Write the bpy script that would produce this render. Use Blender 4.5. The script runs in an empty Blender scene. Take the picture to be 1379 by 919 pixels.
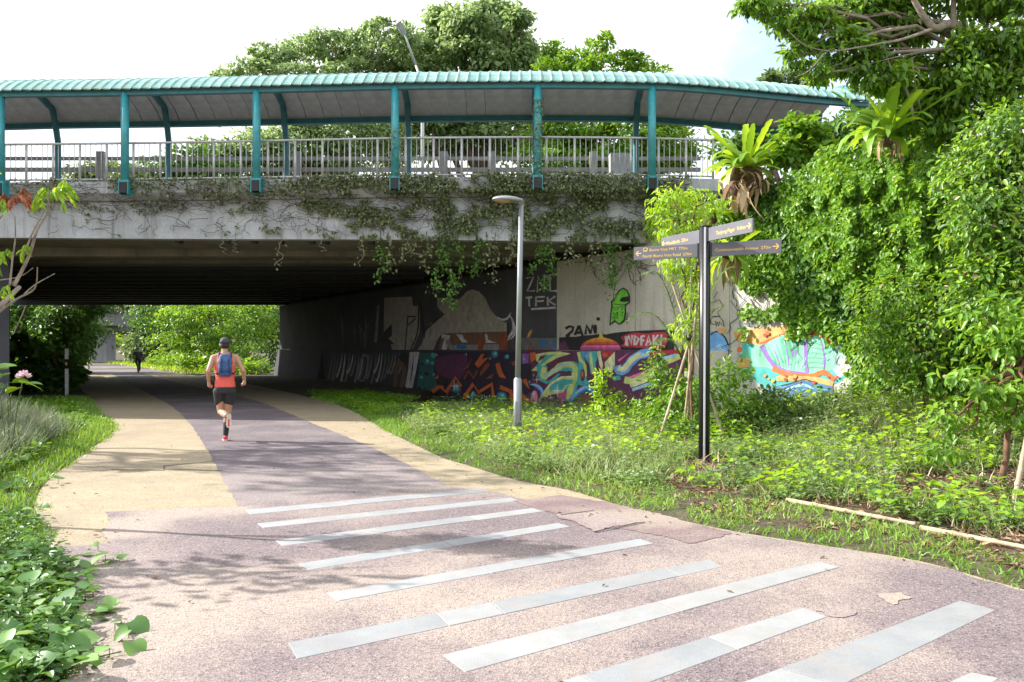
import bpy, bmesh, math, random
import numpy as np
from mathutils import Vector, Matrix

rng = np.random.default_rng(7)
random.seed(7)
sc = bpy.context.scene
col = sc.collection
R = math.radians

# ------------------------------------------------------------------ camera
EYE = 1.6
F = 1379 * 28.0 / 36.0          # focal length in photograph pixels
cam_d = bpy.data.cameras.new('camera')
cam = bpy.data.objects.new('camera', cam_d)
col.objects.link(cam)
cam_d.lens = 28.0
cam_d.sensor_width = 36.0
cam_d.shift_y = 10.5 / 1379
cam_d.clip_start = 0.05
cam_d.clip_end = 3000
cam.location = (0, 0, EYE)
cam.rotation_euler = (R(90), 0, 0)
sc.camera = cam

# ------------------------------------------------------------------ sky and sun
SUN_EL, SUN_AZ = R(33), R(-13)      # light travels towards +X and a little towards the camera
sun_dir = Vector((-math.cos(SUN_AZ) * math.cos(SUN_EL), -math.sin(SUN_AZ) * math.cos(SUN_EL), math.sin(SUN_EL)))
world = bpy.data.worlds.new("World")
sc.world = world
world.use_nodes = True
wn, wl = world.node_tree.nodes, world.node_tree.links
wn.clear()
w_out = wn.new('ShaderNodeOutputWorld')
w_bg = wn.new('ShaderNodeBackground')
w_bg.inputs['Strength'].default_value = 0.15
sky = wn.new('ShaderNodeTexSky')
sky.sky_type = 'NISHITA'
sky.sun_disc = False
sky.sun_elevation = SUN_EL
sky.sun_rotation = math.atan2(sun_dir.x, sun_dir.y)
sky.air_density = 1.0
sky.dust_density = 1.5
w_tc = wn.new('ShaderNodeTexCoord')
w_map = wn.new('ShaderNodeMapping')
w_map.inputs['Scale'].default_value = (1.0, 1.0, 1.9)
w_map.inputs['Location'].default_value = (0.35, 0.1, 0.0)
w_noise = wn.new('ShaderNodeTexNoise')
w_noise.inputs['Scale'].default_value = 2.1
w_noise.inputs['Detail'].default_value = 7
w_noise.inputs['Roughness'].default_value = 0.55
w_ramp = wn.new('ShaderNodeValToRGB')
w_ramp.color_ramp.elements[0].position = 0.36
w_ramp.color_ramp.elements[0].color = (0.22, 0.22, 0.22, 1)
w_ramp.color_ramp.elements[1].position = 0.50
w_ramp.color_ramp.elements[1].color = (1, 1, 1, 1)
w_mix = wn.new('ShaderNodeMixRGB')
w_mix.inputs['Color2'].default_value = (4.6, 4.7, 4.85, 1)    # bright white cloud
wl.new(w_tc.outputs['Generated'], w_map.inputs['Vector'])
wl.new(w_map.outputs['Vector'], w_noise.inputs['Vector'])
wl.new(w_noise.outputs['Fac'], w_ramp.inputs['Fac'])
wl.new(w_ramp.outputs['Color'], w_mix.inputs['Fac'])
wl.new(sky.outputs['Color'], w_mix.inputs['Color1'])
wl.new(w_mix.outputs['Color'], w_bg.inputs['Color'])
wl.new(w_bg.outputs['Background'], w_out.inputs['Surface'])

sun_d = bpy.data.lights.new('sun', 'SUN')
sun_d.energy = 4.2
sun_d.angle = R(0.53)
sun_d.color = (1.0, 0.955, 0.88)
sun = bpy.data.objects.new('sun', sun_d)
col.objects.link(sun)
sun.rotation_euler = sun_dir.to_track_quat('Z', 'Y').to_euler()
sun.location = (-30, -6, 30)

sc.render.engine = 'CYCLES'
sc.cycles.max_bounces = 7
sc.cycles.transparent_max_bounces = 6
sc.view_settings.view_transform = 'Standard'
sc.view_settings.look = 'None'
sc.view_settings.gamma = 1.0
sc.view_settings.exposure = 1.24

# ------------------------------------------------------------------ helpers
def P(px, py, z):
    """photograph pixel at depth z (metres along +Y)"""
    return Vector(((px - 689.5) / F * z, z, EYE + (470 - py) / F * z))

def G(px, py, h=0.0):
    """photograph pixel on the ground at height h -> (x, y)"""
    z = (EYE - h) * F / (py - 470)
    return ((px - 689.5) / F * z, z)

def sstep(x, a, b):
    t = np.clip((x - a) / (b - a), 0, 1)
    return t * t * (3 - 2 * t)

def tag(o, label=None, cat=None, group=None, kind=None):
    if label: o['label'] = label
    if cat: o['category'] = cat
    if group: o['group'] = group
    if kind: o['kind'] = kind
    return o

def thing(name, label, cat, loc=(0, 0, 0), group=None, rz=0.0):
    o = bpy.data.objects.new(name, None)
    o.empty_display_size = 0.2
    col.objects.link(o)
    o.location = loc
    o.rotation_euler = (0, 0, rz)
    return tag(o, label, cat, group)

def wloc(o):
    v = Vector((0, 0, 0))
    while o is not None:
        v = v + Vector(o.location)
        o = o.parent
    return v

def link_mesh(name, me, parent=None):
    o = bpy.data.objects.new(name, me)
    col.objects.link(o)
    if parent is not None:
        o.parent = parent
    return o

class MB:
    def __init__(self):
        self.v, self.f, self.m, self.s = [], [], [], []
    def add(self, verts, faces, m=0, smooth=False):
        b = len(self.v)
        self.v += [tuple(x) for x in verts]
        for f in faces:
            self.f.append(tuple(i + b for i in f)); self.m.append(m); self.s.append(smooth)
        return self
    def box(self, x0, x1, y0, y1, z0, z1, m=0):
        v = [(x, y, z) for z in (z0, z1) for y in (y0, y1) for x in (x0, x1)]
        return self.add(v, [(0, 2, 3, 1), (4, 5, 7, 6), (0, 1, 5, 4), (2, 6, 7, 3), (0, 4, 6, 2), (1, 3, 7, 5)], m)
    def bar(self, a, b, w, h, m=0, up=(0, 0, 1)):
        a, b = Vector(a), Vector(b)
        d = (b - a).normalized()
        s = d.cross(Vector(up))
        if s.length < 1e-4: s = d.cross(Vector((0, 1, 0)))
        s.normalize(); u = s.cross(d)
        v = []
        for p in (a, b):
            for i, j in ((-1, -1), (1, -1), (1, 1), (-1, 1)):
                v.append(p + s * (i * w / 2) + u * (j * h / 2))
        return self.add(v, [(0, 1, 2, 3), (7, 6, 5, 4), (0, 4, 5, 1), (1, 5, 6, 2), (2, 6, 7, 3), (3, 7, 4, 0)], m)
    def tube(self, pts, rad, n=8, m=0, caps=True):
        pts = [Vector(p) for p in pts]
        if not hasattr(rad, '__len__'): rad = [rad] * len(pts)
        v = []
        ref = None
        for i, p in enumerate(pts):
            d = (pts[min(i + 1, len(pts) - 1)] - pts[max(i - 1, 0)])
            d = d.normalized() if d.length > 1e-9 else Vector((0, 0, 1))
            if ref is None:
                ref = Vector((1, 0, 0)) if abs(d.x) < 0.8 else Vector((0, 1, 0))
            s = (ref - d * ref.dot(d)).normalized()
            ref = s
            t = d.cross(s)
            for k in range(n):
                a = 2 * math.pi * k / n
                v.append(p + (s * math.cos(a) + t * math.sin(a)) * rad[i])
        f = []
        for i in range(len(pts) - 1):
            for k in range(n):
                k2 = (k + 1) % n
                f.append((i * n + k, i * n + k2, (i + 1) * n + k2, (i + 1) * n + k))
        self.add(v, f, m, True)
        if caps:
            b = len(self.v) - len(v)
            self.f.append(tuple(b + k for k in reversed(range(n)))); self.m.append(m); self.s.append(False)
            e = b + (len(pts) - 1) * n
            self.f.append(tuple(e + k for k in range(n))); self.m.append(m); self.s.append(False)
        return self
    def mesh(self, name, mats, origin=Vector((0, 0, 0))):
        me = bpy.data.meshes.new(name)
        o = Vector(origin)
        me.from_pydata([(x - o.x, y - o.y, z - o.z) for x, y, z in self.v], [], self.f)
        for mt in (mats if isinstance(mats, (list, tuple)) else [mats]): me.materials.append(mt)
        me.polygons.foreach_set('material_index', self.m)
        me.polygons.foreach_set('use_smooth', self.s)
        me.update()
        return me
    def build(self, name, mats, parent=None, bevel=0.0):
        o = link_mesh(name, self.mesh(name, mats, wloc(parent) if parent is not None else (0, 0, 0)), parent)
        if bevel:
            b = o.modifiers.new('bevel', 'BEVEL'); b.width = bevel; b.segments = 2; b.limit_method = 'ANGLE'
        return o

def frame_copy(me, name, parent, loc, rot=None, scale=None):
    """another object sharing a mesh; loc in world metres"""
    o = bpy.data.objects.new(name, me)
    col.objects.link(o)
    o.parent = parent
    o.location = Vector(loc) - wloc(parent)
    if rot is not None: o.rotation_euler = rot
    if scale is not None: o.scale = (scale,) * 3 if not hasattr(scale, '__len__') else scale
    return o

def copy_tree(o, parent=None):
    c = o.copy(); col.objects.link(c)
    if parent is not None: c.parent = parent
    for ch in o.children: copy_tree(ch, c)
    return c

def catmull(pts, n=6, closed=False):
    pts = [tuple(p) for p in pts]
    out = []
    L = len(pts)
    for i in range(L if closed else L - 1):
        p0 = pts[(i - 1) % L] if closed or i > 0 else pts[0]
        p1 = pts[i]; p2 = pts[(i + 1) % L]
        p3 = pts[(i + 2) % L] if closed or i + 2 < L else pts[-1]
        for k in range(n):
            t = k / n
            out.append(tuple(0.5 * (2 * b + (c - a) * t + (2 * a - 5 * b + 4 * c - d) * t * t + (3 * b - a - 3 * c + d) * t ** 3)
                             for a, b, c, d in zip(p0, p1, p2, p3)))
    if not closed: out.append(pts[-1])
    return out

# ------------------------------------------------------------------ materials
def new_mat(name):
    m = bpy.data.materials.new(name)
    m.use_nodes = True
    n = m.node_tree.nodes
    return m, n, m.node_tree.links, n['Principled BSDF']

def coords(n, l, scale=(1, 1, 1)):
    tc = n.new('ShaderNodeTexCoord'); mp = n.new('ShaderNodeMapping')
    mp.inputs['Scale'].default_value = scale
    l.new(tc.outputs['Object'], mp.inputs['Vector'])
    return mp.outputs['Vector']

def noise(n, l, vec, scale, detail=4, rough=0.6):
    t = n.new('ShaderNodeTexNoise')
    t.inputs['Scale'].default_value = scale; t.inputs['Detail'].default_value = detail; t.inputs['Roughness'].default_value = rough
    l.new(vec, t.inputs['Vector'])
    return t.outputs['Fac']

def ramp(n, l, fac, stops):
    r = n.new('ShaderNodeValToRGB')
    e = r.color_ramp.elements
    while len(e) < len(stops): e.new(0.5)
    for k, (p, c) in enumerate(stops):
        e[k].position = p
        e[k].color = (c, c, c, 1) if not hasattr(c, '__len__') else (*c, 1)
    l.new(fac, r.inputs['Fac'])
    return r.outputs['Color']

def mixc(n, l, fac, a, b, mode='MIX'):
    x = n.new('ShaderNodeMixRGB'); x.blend_type = mode
    for s, v in (('Fac', fac), ('Color1', a), ('Color2', b)):
        if hasattr(v, 'is_linked'): l.new(v, x.inputs[s])
        elif hasattr(v, '__len__'): x.inputs[s].default_value = (*v, 1)
        else: x.inputs[s].default_value = v
    return x.outputs['Color']

def bump(n, l, bsdf, h, strength=0.3, dist=0.01):
    b = n.new('ShaderNodeBump')
    b.inputs['Strength'].default_value = strength; b.inputs['Distance'].default_value = dist
    l.new(h, b.inputs['Height']); l.new(b.outputs['Normal'], bsdf.inputs['Normal'])

def paint(name, c, rough=0.5, var=0.12, scale=6, metallic=0.0, dirt=0.0, bumpy=0.0):
    m, n, l, b = new_mat(name)
    v = coords(n, l)
    f = noise(n, l, v, scale, 5)
    dark = tuple(x * (1 - var * 2) for x in c); lite = tuple(min(1, x * (1 + var)) for x in c)
    cc = ramp(n, l, f, [(0.3, dark), (0.7, lite)])
    if dirt:
        d = noise(n, l, coords(n, l, (1, 1, .25)), 2.2, 7, .7)
        cc = mixc(n, l, ramp(n, l, d, [(0.45, 0.0), (0.75, dirt)]), cc, (0.06, 0.05, 0.035))
    l.new(cc, b.inputs['Base Color'])
    b.inputs['Roughness'].default_value = rough; b.inputs['Metallic'].default_value = metallic
    if bumpy: bump(n, l, b, noise(n, l, v, scale * 8, 4), bumpy, 0.01)
    return m

def concrete(name, c, stain=0.6, streak=True, var=.25, streakc=(0.05, 0.045, 0.04)):
    m, n, l, b = new_mat(name)
    v = coords(n, l)
    big = noise(n, l, v, 0.9, 6, .65); fine = noise(n, l, v, 22, 5)
    c1 = ramp(n, l, big, [(0.3, tuple(x * (1 - var) for x in c)), (0.68, tuple(x * (1 + var * .5) for x in c))])
    c1 = mixc(n, l, 0.25, c1, ramp(n, l, fine, [(.3, .25), (.7, .75)]), 'OVERLAY')
    if streak:
        s = noise(n, l, coords(n, l, (3.2, 3.2, .22)), 1.6, 6, .7)
        c1 = mixc(n, l, ramp(n, l, s, [(.52, 0.0), (.78, stain)]), c1, streakc)
    l.new(c1, b.inputs['Base Color']); b.inputs['Roughness'].default_value = .9
    bump(n, l, b, fine, .25, .01)
    return m

LEAF_GAIN = 1.42
def leafmat(name, c0, c1, c2, rough=0.42, trans=0.34, tcol=None):
    m, n, l, b = new_mat(name)
    at = n.new('ShaderNodeAttribute'); at.attribute_name = 'tint'
    c0, c1, c2 = [tuple(min(.85, x * LEAF_GAIN) for x in c) for c in (c0, c1, c2)]
    c = ramp(n, l, at.outputs['Fac'], [(0.0, c0), (0.5, c1), (1.0, c2)])
    l.new(c, b.inputs['Base Color'])
    b.inputs['Roughness'].default_value = rough
    tr = n.new('ShaderNodeBsdfTranslucent')
    hs = n.new('ShaderNodeHueSaturation'); hs.inputs['Hue'].default_value = .47; hs.inputs['Value'].default_value = 1.9
    hs.inputs['Saturation'].default_value = 1.05
    l.new(c, hs.inputs['Color']); l.new(hs.outputs['Color'], tr.inputs['Color'])
    mx = n.new('ShaderNodeMixShader'); mx.inputs['Fac'].default_value = trans
    out = n['Material Output']
    l.new(b.outputs['BSDF'], mx.inputs[1]); l.new(tr.outputs['BSDF'], mx.inputs[2]); l.new(mx.outputs['Shader'], out.inputs['Surface'])
    return m

# ------------------------------------------------------------------ leaves by the thousand
LEAF = {
    'oval': ([(0, 0, 0), (-.5, .3, .10), (-.42, .68, .08), (0, 1, -.10), (.42, .68, .08), (.5, .3, .10)], [(0, 3, 2, 1), (0, 5, 4, 3)]),
    'heart': ([(0, .08, 0), (-.38, -.06, .08), (-.56, .28, .12), (-.36, .68, .06), (0, 1, -.14), (.36, .68, .06), (.56, .28, .12), (.38, -.06, .08)],
              [(0, 4, 3, 2, 1), (0, 7, 6, 5, 4)]),
    'blade': ([(-.5, 0, 0), (.5, 0, 0), (.36, .55, .02), (-.36, .55, .02), (0, 1, -.12)], [(0, 1, 2, 3), (3, 2, 4)]),
    'lance': ([(0, 0, 0), (-.5, .42, .05), (0, 1, -.16), (.5, .42, .05)], [(0, 2, 1), (0, 3, 2)]),
}

def unit(a):
    return a / np.maximum(np.linalg.norm(a, axis=1, keepdims=True), 1e-9)

def leaves(name, pos, axis, nrm, length, width, mat, parent=None, shape='oval', tint=None, kind=None):
    tv, tf = LEAF[shape]
    tv = np.array(tv)
    N, K = len(pos), len(tv)
    axis = unit(axis)
    side = unit(np.cross(axis, nrm)); nn = np.cross(side, axis)
    length = np.broadcast_to(np.asarray(length, float), (N,)); width = np.broadcast_to(np.asarray(width, float), (N,))
    V = (pos[:, None, :] + side[:, None, :] * (tv[None, :, 0:1] * width[:, None, None]) + axis[:, None, :] * (tv[None, :, 1:2] * length[:, None, None])
         + nn[:, None, :] * (tv[None, :, 2:3] * length[:, None, None]))
    if parent is not None: V = V - np.array(wloc(parent))[None, None, :]
    me = bpy.data.meshes.new(name)
    me.vertices.add(N * K)
    me.vertices.foreach_set('co', V.reshape(-1).astype(np.float32))
    base = (np.arange(N) * K)
    idx, starts, tots = [], [], []
    per = sum(len(f) for f in tf)
    flat = np.concatenate([np.array(f) for f in tf])
    loops = (base[:, None] + flat[None, :]).reshape(-1)
    st = np.cumsum([0] + [len(f) for f in tf[:-1]])
    ls = (np.arange(N)[:, None] * per + st[None, :]).reshape(-1)
    me.loops.add(len(loops)); me.loops.foreach_set('vertex_index', loops.astype(np.int32))
    me.polygons.add(len(ls)); me.polygons.foreach_set('loop_start', ls.astype(np.int32))
    me.polygons.foreach_set('use_smooth', np.ones(len(ls), dtype=bool))
    if tint is None: tint = rng.random(N)
    at = me.attributes.new('tint', 'FLOAT', 'POINT')
    at.data.foreach_set('value', np.repeat(np.clip(tint, 0, 1), K).astype(np.float32))
    me.materials.append(mat)
    me.update(calc_edges=True)
    o = link_mesh(name, me, parent)
    if kind: o['kind'] = kind
    return o

def rand_dirs(n):
    return unit(rng.normal(size=(n, 3)))

def crown(clumps, n_leaves, sub=26, spread=.30, shell=.55, droop=.25):
    """clumps: list of (centre, (rx, ry, rz)); returns pos, axis, normal, tint with gaps between the sub-clumps"""
    vols = np.array([c[1][0] * c[1][1] * c[1][2] for c in clumps]) ** (2 / 3.)
    counts = np.maximum(1, (n_leaves * vols / vols.sum()).astype(int))
    PP, AA, NN, TT = [], [], [], []
    for (c, r), k in zip(clumps, counts):
        r = np.array(r)
        d = rand_dirs(sub)
        rad = shell + (1 - shell) * rng.random((sub, 1)) ** .6
        cen = d * rad
        ct = rng.random(sub)
        w = rng.integers(0, sub, k)
        off = rng.normal(size=(k, 3)) * spread * np.array([1, 1, .62])
        p = cen[w] + off
        out = unit(cen[w] * .6 + off)
        PP.append(np.array(c) + p * r)
        a = unit(out * .7 + rand_dirs(k) * .8 + np.array([0, 0, -droop]))
        n_ = unit(out * .6 + np.array([0, 0, .8]) + rand_dirs(k) * .55)
        AA.append(a); NN.append(n_)
        TT.append(.55 * ct[w] + .45 * rng.random(k))
    return np.concatenate(PP), np.concatenate(AA), np.concatenate(NN), np.concatenate(TT)

def wiggle(a, b, n=6, amp=.06, sag=0.0):
    a, b = Vector(a), Vector(b)
    L = (b - a).length
    out = []
    for i in range(n + 1):
        t = i / n
        p = a.lerp(b, t)
        if 0 < i < n:
            p += Vector((random.gauss(0, 1), random.gauss(0, 1), random.gauss(0, .6))) * amp * L * .5
        p.z += sag * L * math.sin(math.pi * t)
        out.append(p)
    return out

def tree(name, label, cat, base, h, r, clumps, n_leaves, lmat, bark, size=.2, wid=.55, shape='oval', group=None, sub=26, spread=.3, twigs=3, trunk_to=None, shell=.55, droop=.25, mix=()):
    """clumps in world metres relative to base"""
    base = Vector(base)
    t = thing(name, label, cat, base, group)
    top = base + Vector(trunk_to if trunk_to else (random.uniform(-.3, .3), random.uniform(-.3, .3), h))
    mb = MB()
    tp = wiggle(base - Vector((0, 0, .15)), top, 7, .03)
    mb.tube(tp, [r * (1.25 if i == 0 else 1 - .45 * i / 7) for i in range(8)], 9)
    mb.build('trunk', bark, t)
    world_clumps = [((base.x + c[0], base.y + c[1], base.z + c[2]), rr) for c, rr in clumps]
    mb = MB()
    for c, rr in world_clumps:
        c = Vector(c)
        st = tp[random.randint(4, 7)]
        lp = wiggle(st, c, 5, .10, .05)
        mb.tube(lp, [r * .5 * (1 - .75 * i / 5) + .006 for i in range(6)], 6)
        for k in range(twigs):
            q = c + Vector((random.gauss(0, .5) * rr[0], random.gauss(0, .5) * rr[1], random.gauss(0, .4) * rr[2]))
            mb.tube(wiggle(lp[random.randint(2, 5)], q, 3, .1, .04), [r * .16 + .004, r * .12 + .003, r * .08 + .002, .004], 5)
    mb.build('limbs', bark, t)
    p, a, nn, tt = crown(world_clumps, n_leaves, sub, spread, shell, droop)
    s = size * rng.uniform(.7, 1.25, len(p))
    pick = rng.random(len(p)) * .8 + .2 * vnoise(p[:, 0] * 2.1, p[:, 2] * 2.1, 1, 3)
    lo = 0.0
    for m_, fr_, sc_ in mix:
        k = (pick >= lo) & (pick < lo + fr_); lo += fr_
        leaves('crown_leaves', p[k], a[k], nn[k], s[k] * sc_, s[k] * sc_ * wid, m_, t, shape, tt[k])
    k = pick >= lo
    leaves('crown', p[k], a[k], nn[k], s[k], s[k] * wid, lmat, t, shape, tt[k])
    return t
# ------------------------------------------------------------------ wall line (right abutment), bridge front line
WA, WC = (14 - 689.5) / F, 16.16                # x = WA * y + WC
WN = np.array([-1.0, WA]) / math.hypot(1, WA)   # towards the path
def wall_dist(x, y):                            # >0 on the path side
    return (np.asarray(x) - WC) * WN[0] + np.asarray(y) * WN[1]

# ------------------------------------------------------------------ path outline
L_edge = [(134, 488.6), (108, 491.5), (99, 497), (97, 505), (106, 520), (120, 537), (136, 556), (155, 577), (112, 612), (62, 650), (46, 690), (66, 735), (96, 790), (112, 850), (90, 919)]
R_edge = [(135, 488.6), (200, 497), (262, 506), (352, 521), (452, 545), (520, 580), (590, 614), (627, 626), (700, 648), (765, 660), (845, 684), (900, 697), (990, 716), (1110, 735), (1240, 756), (1379, 794), (1700, 868)]
pathL = [G(*p) for p in L_edge] + [(-2.6, 1.0), (-4, -8)]
pathR = [G(*p) for p in R_edge] + [(9, -8)]
path_poly = [tuple(p) for p in catmull(pathL[:-2], 4)] + pathL[-2:] + list(reversed([tuple(p) for p in catmull(pathR[:-1], 4)] + pathR[-1:]))

def pip(x, y, poly):
    x = np.asarray(x); y = np.asarray(y)
    inside = np.zeros(x.shape, bool)
    n = len(poly)
    for i in range(n):
        x0, y0 = poly[i]; x1, y1 = poly[(i + 1) % n]
        c = ((y0 > y) != (y1 > y))
        with np.errstate(divide='ignore', invalid='ignore'):
            xi = (x1 - x0) * (y - y0) / (y1 - y0 + 1e-12) + x0
        inside ^= c & (x < xi)
    return inside

def edge_dist(x, y, poly):
    x = np.asarray(x, float); y = np.asarray(y, float)
    best = np.full(x.shape, 1e9)
    n = len(poly)
    for i in range(n):
        x0, y0 = poly[i]; x1, y1 = poly[(i + 1) % n]
        dx, dy = x1 - x0, y1 - y0
        t = np.clip(((x - x0) * dx + (y - y0) * dy) / (dx * dx + dy * dy + 1e-12), 0, 1)
        best = np.minimum(best, np.hypot(x - x0 - t * dx, y - y0 - t * dy))
    return best

def vnoise(x, y, s=1.0, seed=0):
    """smooth value noise"""
    x = np.asarray(x, float) * s; y = np.asarray(y, float) * s
    xi, yi = np.floor(x), np.floor(y)
    fx, fy = x - xi, y - yi
    fx = fx * fx * (3 - 2 * fx); fy = fy * fy * (3 - 2 * fy)
    def h(a, b):
        v = np.sin(a * 127.1 + b * 311.7 + seed * 74.7) * 43758.5453
        return v - np.floor(v)
    return (h(xi, yi) * (1 - fx) + h(xi + 1, yi) * fx) * (1 - fy) + (h(xi, yi + 1) * (1 - fx) + h(xi + 1, yi + 1) * fx) * fy

def ground_h(x, y):
    x = np.asarray(x, float); y = np.asarray(y, float)
    ins = pip(x, y, path_poly)
    d = edge_dist(x, y, path_poly)
    sd = np.where(ins, -d, d)
    h = -.05 + .075 * sstep(sd, -.12, .18) + .05 * (vnoise(x, y, 1.3) - .5) * sstep(sd, .0, .8)
    dw = wall_dist(x, y)
    bank = .62 * sstep(dw, 4.2, .4) * sstep(x, 3.9, 6.6) * sstep(y, 19.5, 16.5)
    h = h + bank * sstep(sd, 0, 1.5)
    h = h - .20 * sstep(sd, .3, 2.2) * sstep(y, 19.5, 23) * (x > -3)
    # bank that climbs on the left, away from the path
    h = h + 1.3 * sstep(-x, 4.6, 10.0) * sstep(sd, .6, 4.0) * sstep(y, 17.5, 13.0) * sstep(y, 2.0, 7.0)
    # higher ground far beyond, to both sides
    h = h + 3.5 * sstep(sd, 9, 45) * sstep(y, 50, 75)
    return h

def soil():
    m, n, l, b = new_mat('soil_litter')
    v = coords(n, l)
    c = ramp(n, l, noise(n, l, v, 9, 8, .7), [(.3, (.030, .022, .015)), (.5, (.085, .06, .038)), (.72, (.19, .15, .10))])
    g = ramp(n, l, noise(n, l, v, 1.1, 5), [(.42, 0.0), (.62, .55)])
    c = mixc(n, l, g, c, (.05, .075, .02))
    l.new(c, b.inputs['Base Color']); b.inputs['Roughness'].default_value = .95
    bump(n, l, b, noise(n, l, v, 30, 6, .7), .8, .03)
    return m
M_soil = soil()

def terrain():
    xs = np.concatenate([[-900, -400, -180, -90, -60, -45, -35], np.arange(-28, -12, .8), np.arange(-12, 14, .22), np.arange(14, 30, 1.0), [35, 45, 60, 90, 180, 400, 900]])
    ys = np.concatenate([[-900, -300, -80, -30, -12, -8], np.arange(-6, 2, .6), np.arange(2, 28, .22), np.arange(28, 60, .6), np.arange(60, 130, 3), [140, 160, 190, 240, 400, 900]])
    X, Y = np.meshgrid(xs, ys)
    H = ground_h(X.ravel(), Y.ravel())
    V = np.stack([X.ravel(), Y.ravel(), H], 1)
    nx, ny = len(xs), len(ys)
    me = bpy.data.meshes.new('ground')
    i = np.arange((ny - 1) * (nx - 1)); r = i // (nx - 1); c = i % (nx - 1)
    a = r * nx + c
    q = np.stack([a, a + 1, a + nx + 1, a + nx], 1)
    me.vertices.add(len(V)); me.vertices.foreach_set('co', V.reshape(-1).astype(np.float32))
    me.loops.add(q.size); me.loops.foreach_set('vertex_index', q.reshape(-1).astype(np.int32))
    me.polygons.add(len(q)); me.polygons.foreach_set('loop_start', (np.arange(len(q)) * 4).astype(np.int32))
    me.polygons.foreach_set('use_smooth', np.ones(len(q), bool))
    me.materials.append(M_soil); me.update(calc_edges=True)
    tag(link_mesh('ground', me), kind='structure')
terrain()

# ------------------------------------------------------------------ paving
def aggregate(name, base, fleck_dark, fleck_lite, worn=None, worn_spots=(), wear_lo=.5, wear_hi=.68, scale=95, wear_max=.85):
    """resin bound aggregate: stones of several tones, worn lighter in places"""
    m, n, l, b = new_mat(name)
    v = coords(n, l)
    vo = n.new('ShaderNodeTexVoronoi'); vo.inputs['Scale'].default_value = scale
    l.new(v, vo.inputs['Vector'])
    sep = n.new('ShaderNodeSeparateColor'); l.new(vo.outputs['Color'], sep.inputs['Color'])
    st = ramp(n, l, sep.outputs[0], [(0.0, fleck_dark), (.22, base), (.72, base), (1.0, fleck_lite)])
    big = noise(n, l, v, .75, 7, .62)
    st = mixc(n, l, .30, st, ramp(n, l, noise(n, l, v, 2.7, 6, .7), [(.3, .28), (.7, .72)]), 'OVERLAY')
    if worn:
        w = ramp(n, l, sep.outputs[1], [(0.0, tuple(x * .45 for x in worn)), (.25, worn), (1.0, tuple(min(1, x * 1.25) for x in worn))])
        fac = big
        for (cx, cy, rad, amt) in worn_spots:
            tc = n.new('ShaderNodeTexCoord')
            dn = n.new('ShaderNodeVectorMath'); dn.operation = 'DISTANCE'; dn.inputs[1].default_value = (cx, cy, 0)
            l.new(tc.outputs['Object'], dn.inputs[0])
            mr = n.new('ShaderNodeMapRange'); mr.inputs['From Min'].default_value = 0; mr.inputs['From Max'].default_value = rad
            mr.inputs['To Min'].default_value = amt; mr.inputs['To Max'].default_value = 0
            l.new(dn.outputs['Value'], mr.inputs['Value'])
            ad = n.new('ShaderNodeMath'); ad.operation = 'ADD'
            l.new(fac, ad.inputs[0]); l.new(mr.outputs['Result'], ad.inputs[1]); fac = ad.outputs[0]
        jit = n.new('ShaderNodeMath'); jit.operation = 'MULTIPLY_ADD'; jit.inputs[1].default_value = .22
        l.new(sep.outputs[2], jit.inputs[0]); l.new(fac, jit.inputs[2])
        st = mixc(n, l, ramp(n, l, jit.outputs[0], [(wear_lo, 0.0), (wear_hi, wear_max)]), st, w)
    l.new(st, b.inputs['Base Color']); b.inputs['Roughness'].default_value = .85
    bump(n, l, b, vo.outputs['Distance'], .55, .006)
    return m

M_tan = aggregate('tan_aggregate', (.335, .272, .18), (.2, .155, .095), (.46, .385, .27), (.25, .20, .145), [(*G(100, 640), 1.5, .24), (*G(60, 700), .8, .26), (*G(130, 615), 1.0, .24), (*G(100, 735), .6, .2), (*G(150, 585), .9, .2)], .66, .86)
M_purple = aggregate('purple_aggregate', (.130, .105, .120), (.05, .042, .05), (.24, .2, .215), (.27, .225, .215), [(*G(430, 655), 2.2, .26), (*G(560, 640), 1.2, .2), (*G(330, 640), 1.2, .15)], .58, .84)
M_plaza = aggregate('worn_purple_aggregate', (.168, .130, .138), (.05, .04, .046), (.30, .25, .245), (.375, .308, .258),
                    [(-.6, 5.2, 2.0, .16), (1.9, 6.2, 1.6, .14), (-2.3, 4.6, 1.4, .24), (.3, 4.3, 1.2, .02), (-1.3, 4.1, .8, -.2), (.9, 3.7, .8, -.16), (*G(165, 712), .55, .5), (*G(235, 690), .5, .3), (*G(310, 688), .4, .25), (-2.0, 6.8, 1.0, -.30), (0.2, 7.3, 1.6, -.3), (3.2, 4.9, 1.4, -.3), (2.9, 3.7, 1.3, -.18)], .50, .80, 100, .72)
M_smooth = aggregate('smooth_purple_resin', (.17, .108, .118), (.11, .07, .08), (.24, .165, .17), (.33, .27, .225), [(1.35, 7.55, .6, .25)], .58, .8, 150)
M_dust = aggregate('sandy_dust', (.42, .335, .225), (.25, .19, .12), (.5, .42, .31), (.20, .155, .10), [], .5, .72, 120)
M_patch = aggregate('tan_patch', (.33, .27, .225), (.2, .155, .125), (.42, .36, .30), None, [], .5, .7, 110)
M_rust = aggregate('red_patch', (.20, .14, .145), (.12, .085, .09), (.30, .23, .22), (.31, .26, .235), [], .5, .7, 110)

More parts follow.
